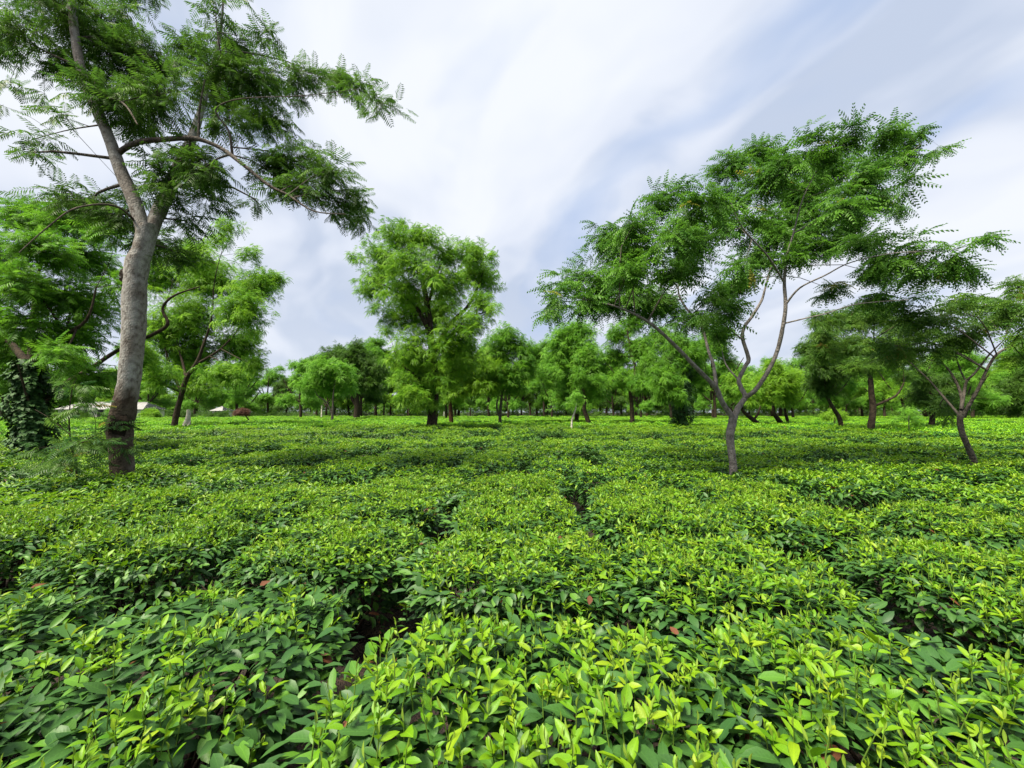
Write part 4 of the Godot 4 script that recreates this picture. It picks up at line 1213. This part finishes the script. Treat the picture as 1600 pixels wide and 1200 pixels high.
	t.append({n = "shade_tree", l = "wide crowned shade tree with slender grey trunk forking low into four limbs", g = "", c = "tree", x = 3.75, z = -6.98, leaf = "oval", col = "deep", bark = "ash", size = 0.33, dens = 1.95, ivy = [],
		limbs = [[-0.001, -0.06, 0, 0.071, -0.001, 0.759, 0, 0.063, -0.022, 1.081, 0, 0.062, -0.036, 1.298, 0, 0.065, 0.016, 1.515, 0, 0.066, 0.031, 1.624, 0, 0.062], [0.019, 1.602, 0, 0.05, -0.132, 1.787, 0.05, 0.045, -0.239, 1.948, 0.1, 0.043, -0.298, 2.088, 0.12, 0.041, -0.503, 2.265, 0.2, 0.04, -0.745, 2.458, 0.3, 0.037, -0.992, 2.667, 0.4, 0.034, -1.421, 2.985, 0.6, 0.028, -1.753, 3.177, 0.7, 0.023, -2.201, 3.297, 0.9, 0.015, -2.655, 3.368, 1, 0.009], [-0.298, 2.077, 0.12, 0.033, -0.228, 2.286, -0.05, 0.03, -0.204, 2.521, -0.15, 0.028, -0.227, 2.762, -0.25, 0.026, -0.236, 3.139, -0.4, 0.024, -0.299, 3.399, -0.5, 0.022, -0.444, 3.718, -0.7, 0.019, -0.515, 4.098, -0.8, 0.015, -0.307, 4.645, -0.9, 0.01], [0.04, 1.569, 0, 0.051, 0.128, 1.733, -0.05, 0.048, 0.239, 1.866, -0.08, 0.044, 0.309, 1.967, -0.1, 0.042, 0.294, 2.129, -0.2, 0.038, 0.293, 2.269, -0.25, 0.037, 0.445, 2.515, -0.3, 0.035, 0.508, 2.654, -0.3, 0.035, 0.418, 3.003, -0.3, 0.031, 0.449, 3.213, -0.3, 0.028, 0.656, 3.436, -0.4, 0.026, 0.907, 3.762, -0.5, 0.023, 0.989, 4.006, -0.5, 0.019, 1.249, 4.658, -0.6, 0.015, 1.523, 5.206, -0.7, 0.009], [0.286, 1.933, -0.1, 0.038, 0.357, 2.026, 0.05, 0.038, 0.444, 2.194, 0.15, 0.036, 0.553, 2.453, 0.25, 0.034, 0.638, 2.703, 0.3, 0.032, 0.658, 2.983, 0.4, 0.031, 0.672, 3.382, 0.5, 0.028, 0.67, 3.803, 0.5, 0.023, 0.662, 4.19, 0.6, 0.019, 0.782, 4.559, 0.6, 0.014, 0.891, 5.091, 0.7, 0.009, 1.173, 5.622, 0.7, 0.004], [0.674, 3.424, 0.5, 0.018, 0.77, 3.636, 0.7, 0.014, 0.947, 3.739, 1, 0.011, 1.257, 3.898, 1.1, 0.008, 1.734, 3.963, 1.3, 0.006, 2.359, 3.951, 1.4, 0.005, 2.864, 4.099, 1.4, 0.004], [0.675, 3.131, 0.4, 0.015, 0.848, 3.157, 0.7, 0.011, 0.995, 3.179, 0.9, 0.008, 1.316, 3.273, 1.1, 0.006, 1.972, 3.312, 1.2, 0.004], [0.669, 3.782, 0.5, 0.016, 0.161, 4.072, 0.9, 0.013, -0.388, 4.386, 1.2, 0.01, -0.615, 4.767, 1.3, 0.005], [0.428, 2.979, -0.3, 0.015, 0.074, 3.149, -0.1, 0.012, -0.217, 3.365, 0, 0.007], [-0.516, 4.073, -0.8, 0.011, -0.836, 4.775, -0.9, 0.008, -1.206, 5.297, -0.9, 0.005], [0.782, 4.559, 0.6, 0.01, 1.778, 5.195, 0.3, 0.008, 2.856, 5.941, 0, 0.005, 3.681, 6.545, -0.1, 0.004], [1.248, 4.633, -0.6, 0.01, 1.548, 5.658, -1.1, 0.007, 1.519, 6.731, -1.3, 0.004], [0.292, 2.257, -0.25, 0.017, 0.207, 2.561, -0.5, 0.011, 0.238, 2.89, -0.7, 0.006]],
		clumps = [[-3.07, 3.48, 0.83, 0.27, 0.3, 0.3, 1], [-2.36, 4.27, -0.93, 0.47, 0.39, 0.4, 1], [-1.59, 4.44, -1.45, 0.54, 0.41, 0.46, 1], [-1.96, 3.84, -1.06, 0.57, 0.27, 0.49, 1], [-1.23, 3.88, -0.92, 0.55, 0.31, 0.47, 1], [-3.02, 3.68, -0.95, 0.2, 0.19, 0.19, 1], [-1.89, 4.96, -0.72, 0.38, 0.38, 0.38, 1], [-1.86, 4.61, 0.82, 0.34, 0.3, 0.3, 1], [-1.01, 5.52, -0.05, 0.38, 0.31, 0.32, 1], [-1.65, 4.25, 0.43, 0.46, 0.32, 0.39, 1], [-1.51, 4.15, 1.41, 0.35, 0.27, 0.3, 1], [-1.13, 4.61, 1.42, 0.31, 0.27, 0.27, 1], [-0.59, 4.48, 0.66, 0.35, 0.31, 0.31, 1], [-1.14, 3.83, 0.72, 0.39, 0.24, 0.33, 1], [0.11, 3.81, -0.58, 0.39, 0.29, 0.33, 1], [0.93, 4.34, -1.37, 0.43, 0.33, 0.36, 1], [-0.16, 3.38, 0.16, 0.31, 0.2, 0.27, 1], [0.88, 6.84, -1.31, 0.43, 0.36, 0.36, 1], [1.53, 7.26, -1.46, 0.43, 0.29, 0.36, 1], [0.72, 6.21, -1.37, 0.43, 0.33, 0.37, 1], [0.42, 5.47, 0.41, 0.42, 0.32, 0.36, 1], [0.56, 5.54, 0.84, 0.35, 0.27, 0.3, 1], [0.99, 5.84, 0.82, 0.31, 0.24, 0.26, 1], [1.43, 5.85, 0.91, 0.3, 0.24, 0.25, 1], [2.05, 5.99, 0.89, 0.26, 0.22, 0.22, 1], [3.8, 6.92, -0.37, 0.28, 0.23, 0.24, 1], [5.24, 7.23, -1.2, 0.21, 0.16, 0.18, 1], [2.78, 6.56, -1.02, 0.48, 0.39, 0.41, 1], [2.58, 6.04, 0.06, 0.37, 0.27, 0.31, 1], [3.55, 6.5, -0.46, 0.27, 0.22, 0.23, 1], [2, 5.82, -0.9, 0.49, 0.38, 0.42, 1], [0.99, 4.6, 1.25, 0.34, 0.25, 0.29, 1], [3.16, 5.73, -0.48, 0.35, 0.25, 0.3, 1], [4.31, 5.97, -1.23, 0.18, 0.18, 0.18, 1], [1.31, 5.4, -0.85, 0.46, 0.34, 0.39, 1], [2.36, 4.97, -0.75, 0.47, 0.3, 0.4, 1], [2.38, 4.63, 0.07, 0.4, 0.27, 0.34, 1], [2.06, 4.05, 0.96, 0.34, 0.23, 0.29, 1], [2.29, 3.96, 1.2, 0.26, 0.2, 0.22, 1], [2.57, 3.92, 1.3, 0.21, 0.15, 0.18, 1], [2.91, 4.12, 1.4, 0.15, 0.1, 0.13, 1], [3.16, 3.84, 1, 0.19, 0.16, 0.16, 1], [2.69, 3.81, 0.8, 0.34, 0.17, 0.29, 1], [3.55, 4.38, -0.87, 0.45, 0.21, 0.38, 1], [0.78, 4.14, 0.5, 0.32, 0.19, 0.27, 1], [0.94, 4.78, -0.9, 0.42, 0.27, 0.36, 1], [2.97, 4.26, -1.41, 0.4, 0.16, 0.34, 0.8], [2, 3.54, 0.31, 0.39, 0.13, 0.33, 0.7], [2.86, 3.52, 0.3, 0.29, 0.13, 0.25, 0.7], [-0.57, 3.86, -1.34, 0.5, 0.32, 0.42, 1], [-0.34, 3.44, -0.67, 0.38, 0.22, 0.33, 1], [-2.75, 3.25, 0.99, 0.28, 0.2, 0.24, 1], [-1.24, 4.52, 1.12, 0.26, 0.2, 0.22, 1], [-2.04, 3.72, 1.05, 0.33, 0.23, 0.28, 1], [0.41, 3.3, -1.21, 0.36, 0.28, 0.3, 0.8], [2.17, 6.23, -0.92, 0.49, 0.38, 0.41, 1], [1.35, 5.05, 1.06, 0.35, 0.26, 0.3, 1], [2.3, 5.47, -0.98, 0.49, 0.31, 0.41, 1], [3.47, 5.61, -1.44, 0.43, 0.29, 0.37, 1], [1.42, 4.98, -0.47, 0.37, 0.25, 0.31, 1], [-0.05, 4.79, 0.45, 0.33, 0.25, 0.28, 1], [-0.54, 4.48, -0.15, 0.38, 0.28, 0.32, 1], [2.18, 5.07, 1.11, 0.14, 0.14, 0.14, 0.8], [-0.56, 3.67, 1.46, 0.23, 0.16, 0.2, 1]]})
	t.append({n = "shade_tree", l = "leaning vase-shaped shade tree with many upright limbs over the tea", g = "", c = "tree", x = 8.31, z = -7.41, leaf = "oval", col = "olive", bark = "grey", size = 0.32, dens = 1.7, ivy = [],
		limbs = [[0.01, -0.06, 0, 0.056, 0.01, 0.757, 0, 0.05, -0.091, 1.1, 0, 0.045, -0.166, 1.33, 0, 0.044, -0.186, 1.538, 0, 0.044, -0.152, 1.677, 0, 0.042], [-0.172, 1.561, 0, 0.03, -0.102, 1.826, 0.1, 0.028, -0.021, 2.131, 0.2, 0.025, 0.062, 2.496, 0.3, 0.022, 0.152, 2.73, 0.4, 0.019, 0.463, 2.904, 0.5, 0.014, 0.897, 3.116, 0.6, 0.007], [-0.166, 1.642, 0, 0.028, -0.013, 1.912, -0.1, 0.025, -0, 2.14, -0.15, 0.022, -0.027, 2.335, -0.2, 0.019, -0.027, 2.526, -0.3, 0.015, -0.128, 2.724, -0.4, 0.008], [-0.148, 1.735, 0, 0.027, 0.159, 2.094, -0.2, 0.023, 0.221, 2.275, -0.2, 0.02, 0.274, 2.422, -0.1, 0.017, 0.549, 2.744, -0.1, 0.014, 0.87, 3.044, -0.1, 0.008], [0.22, 2.263, -0.2, 0.016, 0.266, 2.368, -0.3, 0.013, 0.287, 2.661, -0.4, 0.011, 0.35, 3.052, -0.5, 0.006], [-0.18, 1.619, 0, 0.024, -0.078, 2.043, -0.4, 0.018, -0.122, 2.368, -0.6, 0.013, -0.284, 2.855, -0.9, 0.009, -0.374, 3.071, -1, 0.004]],
		clumps = [[0.43, 3.4, -1.32, 0.4, 0.3, 0.34, 1], [0.14, 3.1, -0.42, 0.35, 0.27, 0.29, 1], [0.26, 3.18, -0.07, 0.32, 0.26, 0.27, 1], [2.13, 3.66, -1.21, 0.4, 0.32, 0.34, 1], [0.82, 3.6, 0.19, 0.3, 0.26, 0.26, 1], [2.41, 4.33, -1.04, 0.31, 0.23, 0.26, 1], [1.52, 3.86, -0.91, 0.35, 0.22, 0.3, 1], [-1.15, 3.31, 0.81, 0.35, 0.21, 0.3, 1], [-1.68, 3.23, 0.69, 0.31, 0.18, 0.26, 1], [-1.39, 2.7, 0.58, 0.28, 0.18, 0.24, 1], [-1.95, 2.79, 0.73, 0.23, 0.18, 0.2, 1], [-0.14, 2.7, -0.24, 0.21, 0.17, 0.18, 1], [0.47, 3.01, 0.67, 0.27, 0.25, 0.25, 1], [-1.72, 2.62, 0.23, 0.21, 0.16, 0.18, 0.7], [0.3, 3.46, 1.03, 0.31, 0.31, 0.31, 1], [0.74, 1.74, -1.15, 0.2, 0.29, 0.29, 1], [0.55, 2.62, 0.41, 0.2, 0.1, 0.17, 0.5], [-0.15, 3.77, 0.12, 0.34, 0.16, 0.28, 0.8]]})
	t.append({n = "shade_tree", l = "straight-trunked shade tree with one low side limb beyond the forked tree", g = "", c = "tree", x = 16.66, z = -19.02, leaf = "spray", col = "olive", bark = "dark", size = 0.48, dens = 1.6, ivy = [],
		limbs = [[-0.004, -0.06, 0, 0.168, -0.004, 0.721, 0, 0.15, 0.179, 1.789, 0, 0.127, 0.143, 2.686, 0, 0.112, 0.176, 3.739, 0, 0.083, 0.408, 5.105, 0, 0.045], [0.25, 1.968, 0, 0.06, 0.648, 2.202, 0.2, 0.052, 1.075, 2.494, 0.3, 0.04, 1.404, 3.025, 0.3, 0.022], [0.179, 3.287, 0, 0.067, -0.272, 4.414, -0.5, 0.046, -0.763, 5.248, -0.8, 0.023]],
		clumps = [[-1.61, 5.47, -0.3, 0.81, 0.66, 0.69, 1], [0.63, 6.35, -1.46, 1, 0.7, 0.85, 1], [0.37, 6.26, 0.29, 0.89, 0.64, 0.76, 1], [3, 6.03, -1.5, 0.81, 0.7, 0.7, 1], [-0.36, 4.8, -0.01, 1.02, 0.65, 0.87, 1], [-1.8, 4.51, -0.11, 0.71, 0.65, 0.65, 1], [0.97, 4.66, -0.08, 0.9, 0.65, 0.77, 1], [-1.63, 3.64, 1.73, 0.83, 0.43, 0.71, 1], [1.56, 4.16, 0.22, 0.6, 0.47, 0.51, 1], [-2.42, 5.76, 1.14, 0.51, 0.45, 0.45, 1], [-3.75, 5.62, 1.79, 0.41, 0.35, 0.35, 0.7], [2.84, 3.38, -1.08, 0.44, 0.41, 0.41, 1]]})
	t.append({n = "leaning_tree", l = "small dark tree whose bent black trunk leans over the tea", g = "", c = "tree", x = 18.19, z = -22.67, leaf = "spray", col = "dark", bark = "dark", size = 0.496, dens = 1.7, ivy = [],
		limbs = [[0.069, -0.06, 0, 0.131, 0.069, 0.745, 0, 0.117, -0.038, 1.381, 0, 0.109, -0.363, 1.949, 0, 0.094, -0.618, 2.518, 0, 0.079, -0.756, 3.304, 0, 0.048], [-0.618, 2.518, 0, 0.047, -0.026, 3.591, 0, 0.031, 0.166, 4.491, 0, 0.016]],
		clumps = [[-1.59, 4.22, 0.79, 0.81, 0.75, 0.75, 1], [-0.29, 3.66, 0.06, 0.95, 0.62, 0.8, 1], [-1.08, 3.27, -0.54, 0.56, 0.48, 0.48, 1], [-0.6, 2.88, -0.14, 0.72, 0.42, 0.61, 1], [-0.16, 4.62, 0.42, 0.75, 0.61, 0.64, 1], [-1.56, 5.22, -0.04, 0.55, 0.62, 0.62, 1], [-0.47, 5.42, -0.13, 0.78, 0.73, 0.73, 1]]})
	t.append({n = "young_tree", l = "bushy dark green tree with short trunk behind the vase-shaped tree", g = "", c = "tree", x = 22.58, z = -22, leaf = "spray", col = "dark", bark = "dark", size = 0.496, dens = 1.7, ivy = [],
		limbs = [[-0.002, -0.06, 0, 0.148, -0.002, 0.807, 0, 0.132, 0.089, 1.631, 0, 0.118, 0.08, 2.494, 0, 0.084, 0.129, 3.187, 0, 0.042]],
		clumps = [[0.63, 2.95, -0.68, 0.86, 0.78, 0.78, 1], [0.05, 3.12, 0.95, 0.69, 0.72, 0.72, 1], [-0.64, 2.5, -0.14, 0.59, 0.56, 0.56, 1], [-0.06, 2.14, 0.6, 0.7, 0.54, 0.6, 1], [-0.91, 3.49, 0.54, 0.62, 0.59, 0.59, 1], [1.99, 2.34, -0.65, 0.52, 0.62, 0.62, 1]]})
	t.append({n = "young_tree", l = "bright small tree with low fork and light crown in the tea clearing", g = "", c = "tree", x = -16.73, z = -38, leaf = "spray", col = "fresh", bark = "grey", size = 0.76, dens = 1.6, ivy = [],
		limbs = [[0.002, -0.06, 0, 0.133, 0.002, 0.809, 0, 0.119, 0.03, 1.878, 0, 0.101, 0.045, 3.37, 0, 0.064, 0.24, 4.87, 0, 0.028], [-0.016, 1.403, 0, 0.073, -0.589, 2.594, 0, 0.064, -1.444, 3.191, 0, 0.045, -1.838, 4.269, 0, 0.018]],
		clumps = [[-0.7, 5.9, -0.03, 1.78, 0.95, 1.52, 1], [0.72, 5.31, -0.25, 1.25, 1.05, 1.06, 1], [-1.87, 4.71, -1.04, 1.59, 0.98, 1.36, 1], [-0.76, 4.07, -1.65, 2.1, 1.18, 1.79, 1], [-2.32, 4.07, 0.23, 1.09, 0.78, 0.93, 1], [0.97, 4.3, -0.45, 1.03, 0.88, 0.88, 1]]})
	t.append({n = "shade_tree", l = "broad dark-trunked tree with a tuft above its dense dark crown", g = "", c = "tree", x = -19.04, z = -50, leaf = "spray", col = "dark", bark = "dark", size = 0.96, dens = 1.7, ivy = [],
		limbs = [[0, -0.06, 0, 0.439, 0, 0.84, 0, 0.392, 0.034, 2.562, 0, 0.336, -0.168, 4.292, 0, 0.233, -0.476, 7.06, 0, 0.093], [-0.038, 2.327, 0, 0.234, -0.863, 3.819, 0, 0.186, -1.291, 5.081, 0, 0.093]],
		clumps = [[-0.76, 8.26, -0.04, 2.54, 1.6, 2.16, 1], [1.79, 6.99, -0.09, 1.97, 1.71, 1.71, 1], [-3.73, 8.76, -1.35, 1.97, 1.05, 1.67, 1], [-0.18, 9.8, 0.33, 0.74, 1.13, 1.13, 0.8], [1.62, 5.1, -0.23, 2.12, 1.83, 1.83, 1], [-0.62, 5.86, 0.15, 2.23, 1.59, 1.9, 1], [-6.16, 8.49, -3.09, 1.39, 0.73, 1.19, 0.6], [-1.59, 4.2, -1.39, 1.22, 0.94, 1.04, 1], [1.24, 3.6, -2.64, 1.43, 0.96, 1.22, 1], [-3.69, 9.93, -3.1, 1.1, 0.61, 0.93, 0.6]]})
	t.append({n = "leaning_tree", l = "low tree leaning sharply with crooked branches behind the forked trunk", g = "", c = "tree", x = 16.23, z = -27, leaf = "spray", col = "bright", bark = "dark", size = 0.6, dens = 1.5, ivy = [],
		limbs = [[0.083, -0.06, 0, 0.191, 0.083, 0.73, 0, 0.171, -0.281, 1.151, 0, 0.146, -0.65, 1.447, 0, 0.13, -0.974, 1.827, 0, 0.087, -1.03, 2.589, 0, 0.044], [-0.281, 1.151, 0, 0.086, 0.031, 1.531, 0, 0.068, 0.221, 2.038, 0, 0.034]],
		clumps = [[-1.34, 2.86, 0.72, 0.89, 0.72, 0.76, 1], [-1.23, 3.75, -0.18, 0.85, 0.74, 0.74, 1], [0.61, 2.63, -1.33, 0.72, 0.65, 0.65, 1], [-1.23, 3.15, -1.02, 0.72, 0.64, 0.64, 1]]})
	t.append({n = "leaning_tree", l = "bright rounded tree with two dark leaning trunks past the forked tree", g = "", c = "tree", x = 19.77, z = -30, leaf = "spray", col = "yellow", bark = "dark", size = 0.64, dens = 1.7, ivy = [],
		limbs = [[0.09, -0.06, 0, 0.205, 0.09, 0.623, 0, 0.183, -0.261, 1.184, 0, 0.167, -0.523, 1.653, 0, 0.126, -0.521, 2.783, 0, 0.067], [0.523, 0.856, 0, 0.116, 0.363, 1.465, 0, 0.1, 0.223, 2.547, 0, 0.05]],
		clumps = [[-1, 3.73, 1.31, 1.26, 0.98, 1.07, 1], [-1.84, 2.87, 1.36, 1.11, 0.78, 0.95, 1], [0.38, 2.78, 0.21, 0.81, 0.82, 0.82, 1], [-1.42, 4.75, 1.54, 0.86, 0.71, 0.73, 1], [0.17, 3.89, 0.93, 0.71, 0.8, 0.8, 1], [-2.28, 3.62, 1.54, 0.71, 0.78, 0.78, 1]]})
	t.append({n = "sapling", l = "low pale yellow-green sapling tree with umbrella crown in open tea", g = "", c = "tree", x = 22.88, z = -29, leaf = "spray", col = "yellow", bark = "grey", size = 0.48, dens = 1.5, ivy = [],
		limbs = [[0, -0.06, 0, 0.053, 0, 0.749, 0, 0.047, 0.029, 1.292, 0, 0.039, 0.003, 1.655, 0, 0.024]],
		clumps = [[0.13, 1.56, -0.17, 0.69, 0.33, 0.58, 1], [-0.38, 1.38, -0.28, 0.39, 0.27, 0.33, 0.8], [0.99, 1.38, -0.4, 0.38, 0.27, 0.32, 0.8]]})
	t.append({n = "sapling", l = "thin pale sapling with sparse layered leaves before the short-trunked tree", g = "", c = "tree", x = 16.5, z = -17, leaf = "spray", col = "fresh", bark = "grey", size = 0.336, dens = 1.0, ivy = [],
		limbs = [[0, -0.06, 0, 0.024, 0, 0.799, 0, 0.021, 0.003, 1.248, 0, 0.018, 0.065, 1.78, 0, 0.009]],
		clumps = [[-0.23, 1.73, 0.28, 0.41, 0.15, 0.34, 0.7], [0.05, 1.46, -0.17, 0.5, 0.16, 0.43, 0.7], [0.45, 1.25, -0.13, 0.33, 0.12, 0.28, 0.6], [-0.79, 1.39, 0.29, 0.29, 0.11, 0.24, 0.6]]})
	t.append({n = "shade_tree", l = "rounded mid-green tree standing between the vase-shaped tree and a dense dark one", g = "", c = "tree", x = 58.67, z = -52, leaf = "spray", col = "mid", bark = "dark", size = 0.96, dens = 1.7, ivy = [],
		limbs = [[0, -0.06, 0, 0.222, 0, 0.887, 0, 0.199, 0.143, 2.76, 0, 0.166, 0.268, 4.395, 0, 0.099]],
		clumps = [[2.21, 4.86, -2.3, 1.73, 1.86, 1.86, 1], [4.24, 3.68, -2.81, 1.73, 1.62, 1.62, 1], [-3.33, 2.88, 1.68, 1.27, 1.38, 1.38, 1], [4.9, 2.39, -2.72, 1.35, 1.12, 1.14, 1], [-0.3, 5.99, 0.61, 1.17, 1.17, 1.17, 1]]})
	t.append({n = "shade_tree", l = "dense dark rounded tree at the open end of the field", g = "", c = "tree", x = 62.67, z = -50, leaf = "spray", col = "dark", bark = "dark", size = 0.96, dens = 2.0, ivy = [],
		limbs = [[0.392, -0.06, 0, 0.278, 0.392, 0.762, 0, 0.248, 0.559, 2.719, 0, 0.186, 0.693, 4.292, 0, 0.124]],
		clumps = [[-0.53, 4.68, 0.06, 1.19, 2.05, 2.05, 1], [2.01, 2.77, -2.45, 1.14, 1.91, 1.91, 1], [3.68, 5.19, -1.66, 1.54, 2.59, 2.59, 1], [-0.44, 2.68, 1.69, 1.43, 1.98, 1.98, 1], [0, 5.84, 0.34, 0.96, 1.13, 1.13, 1], [-1.23, 3.66, -0.08, 0.76, 1.6, 1.6, 1]]})
	t.append({n = "sapling", l = "leafy sapling with reddish tips growing at the foot of the pale trunk", g = "", c = "sapling", x = -5.92, z = -5.6, leaf = "feather", col = "rust", bark = "dark", size = 0.24, dens = 0.9, ivy = [],
		limbs = [[0.004, -0.06, 0, 0.014, 0.004, 0.901, 0, 0.012, -0.087, 1.203, 0, 0.01, -0.148, 1.551, 0, 0.008, -0.145, 1.99, 0, 0.005, -0.087, 2.167, 0, 0.003], [-0.087, 1.203, 0, 0.008, 0.233, 1.377, 0, 0.007, 0.53, 1.508, 0, 0.003], [-0.117, 1.377, 0, 0.008, -0.397, 1.595, 0, 0.005, -0.626, 1.726, 0, 0.003]],
		clumps = [[-0.05, 2.07, 0.11, 0.22, 0.08, 0.18, 0.5], [0.34, 1.73, 0.21, 0.25, 0.07, 0.22, 0.5], [-0.26, 1.64, 0.13, 0.19, 0.08, 0.16, 0.5], [0.29, 1.55, -0.16, 0.21, 0.08, 0.18, 0.7], [0.42, 1.31, 0.34, 0.28, 0.09, 0.24, 0.8], [-0.41, 1.2, -0.04, 0.22, 0.12, 0.19, 0.8], [0.63, 1.21, 0.04, 0.18, 0.13, 0.15, 0.7], [0.19, 1.05, 0.34, 0.3, 0.11, 0.26, 0.8]]})
	t.append({n = "red_shrub", l = "small reddish-brown round shrub on a short stem in the tea", g = "", c = "shrub", x = -21.29, z = -33, leaf = "spray", col = "red", bark = "dark", size = 0.28, dens = 2.6, ivy = [],
		limbs = [[0.002, -0.06, 0, 0.056, 0.002, 0.721, 0, 0.05, -0.013, 1.081, 0, 0.05, -0.34, 1.442, 0, 0.042]],
		clumps = [[-0.49, 1.7, 0.1, 0.5, 0.3, 0.42, 1], [-0.97, 1.6, -0.07, 0.27, 0.23, 0.23, 1], [-0.15, 1.65, -0.01, 0.32, 0.23, 0.27, 1]]})
	return t
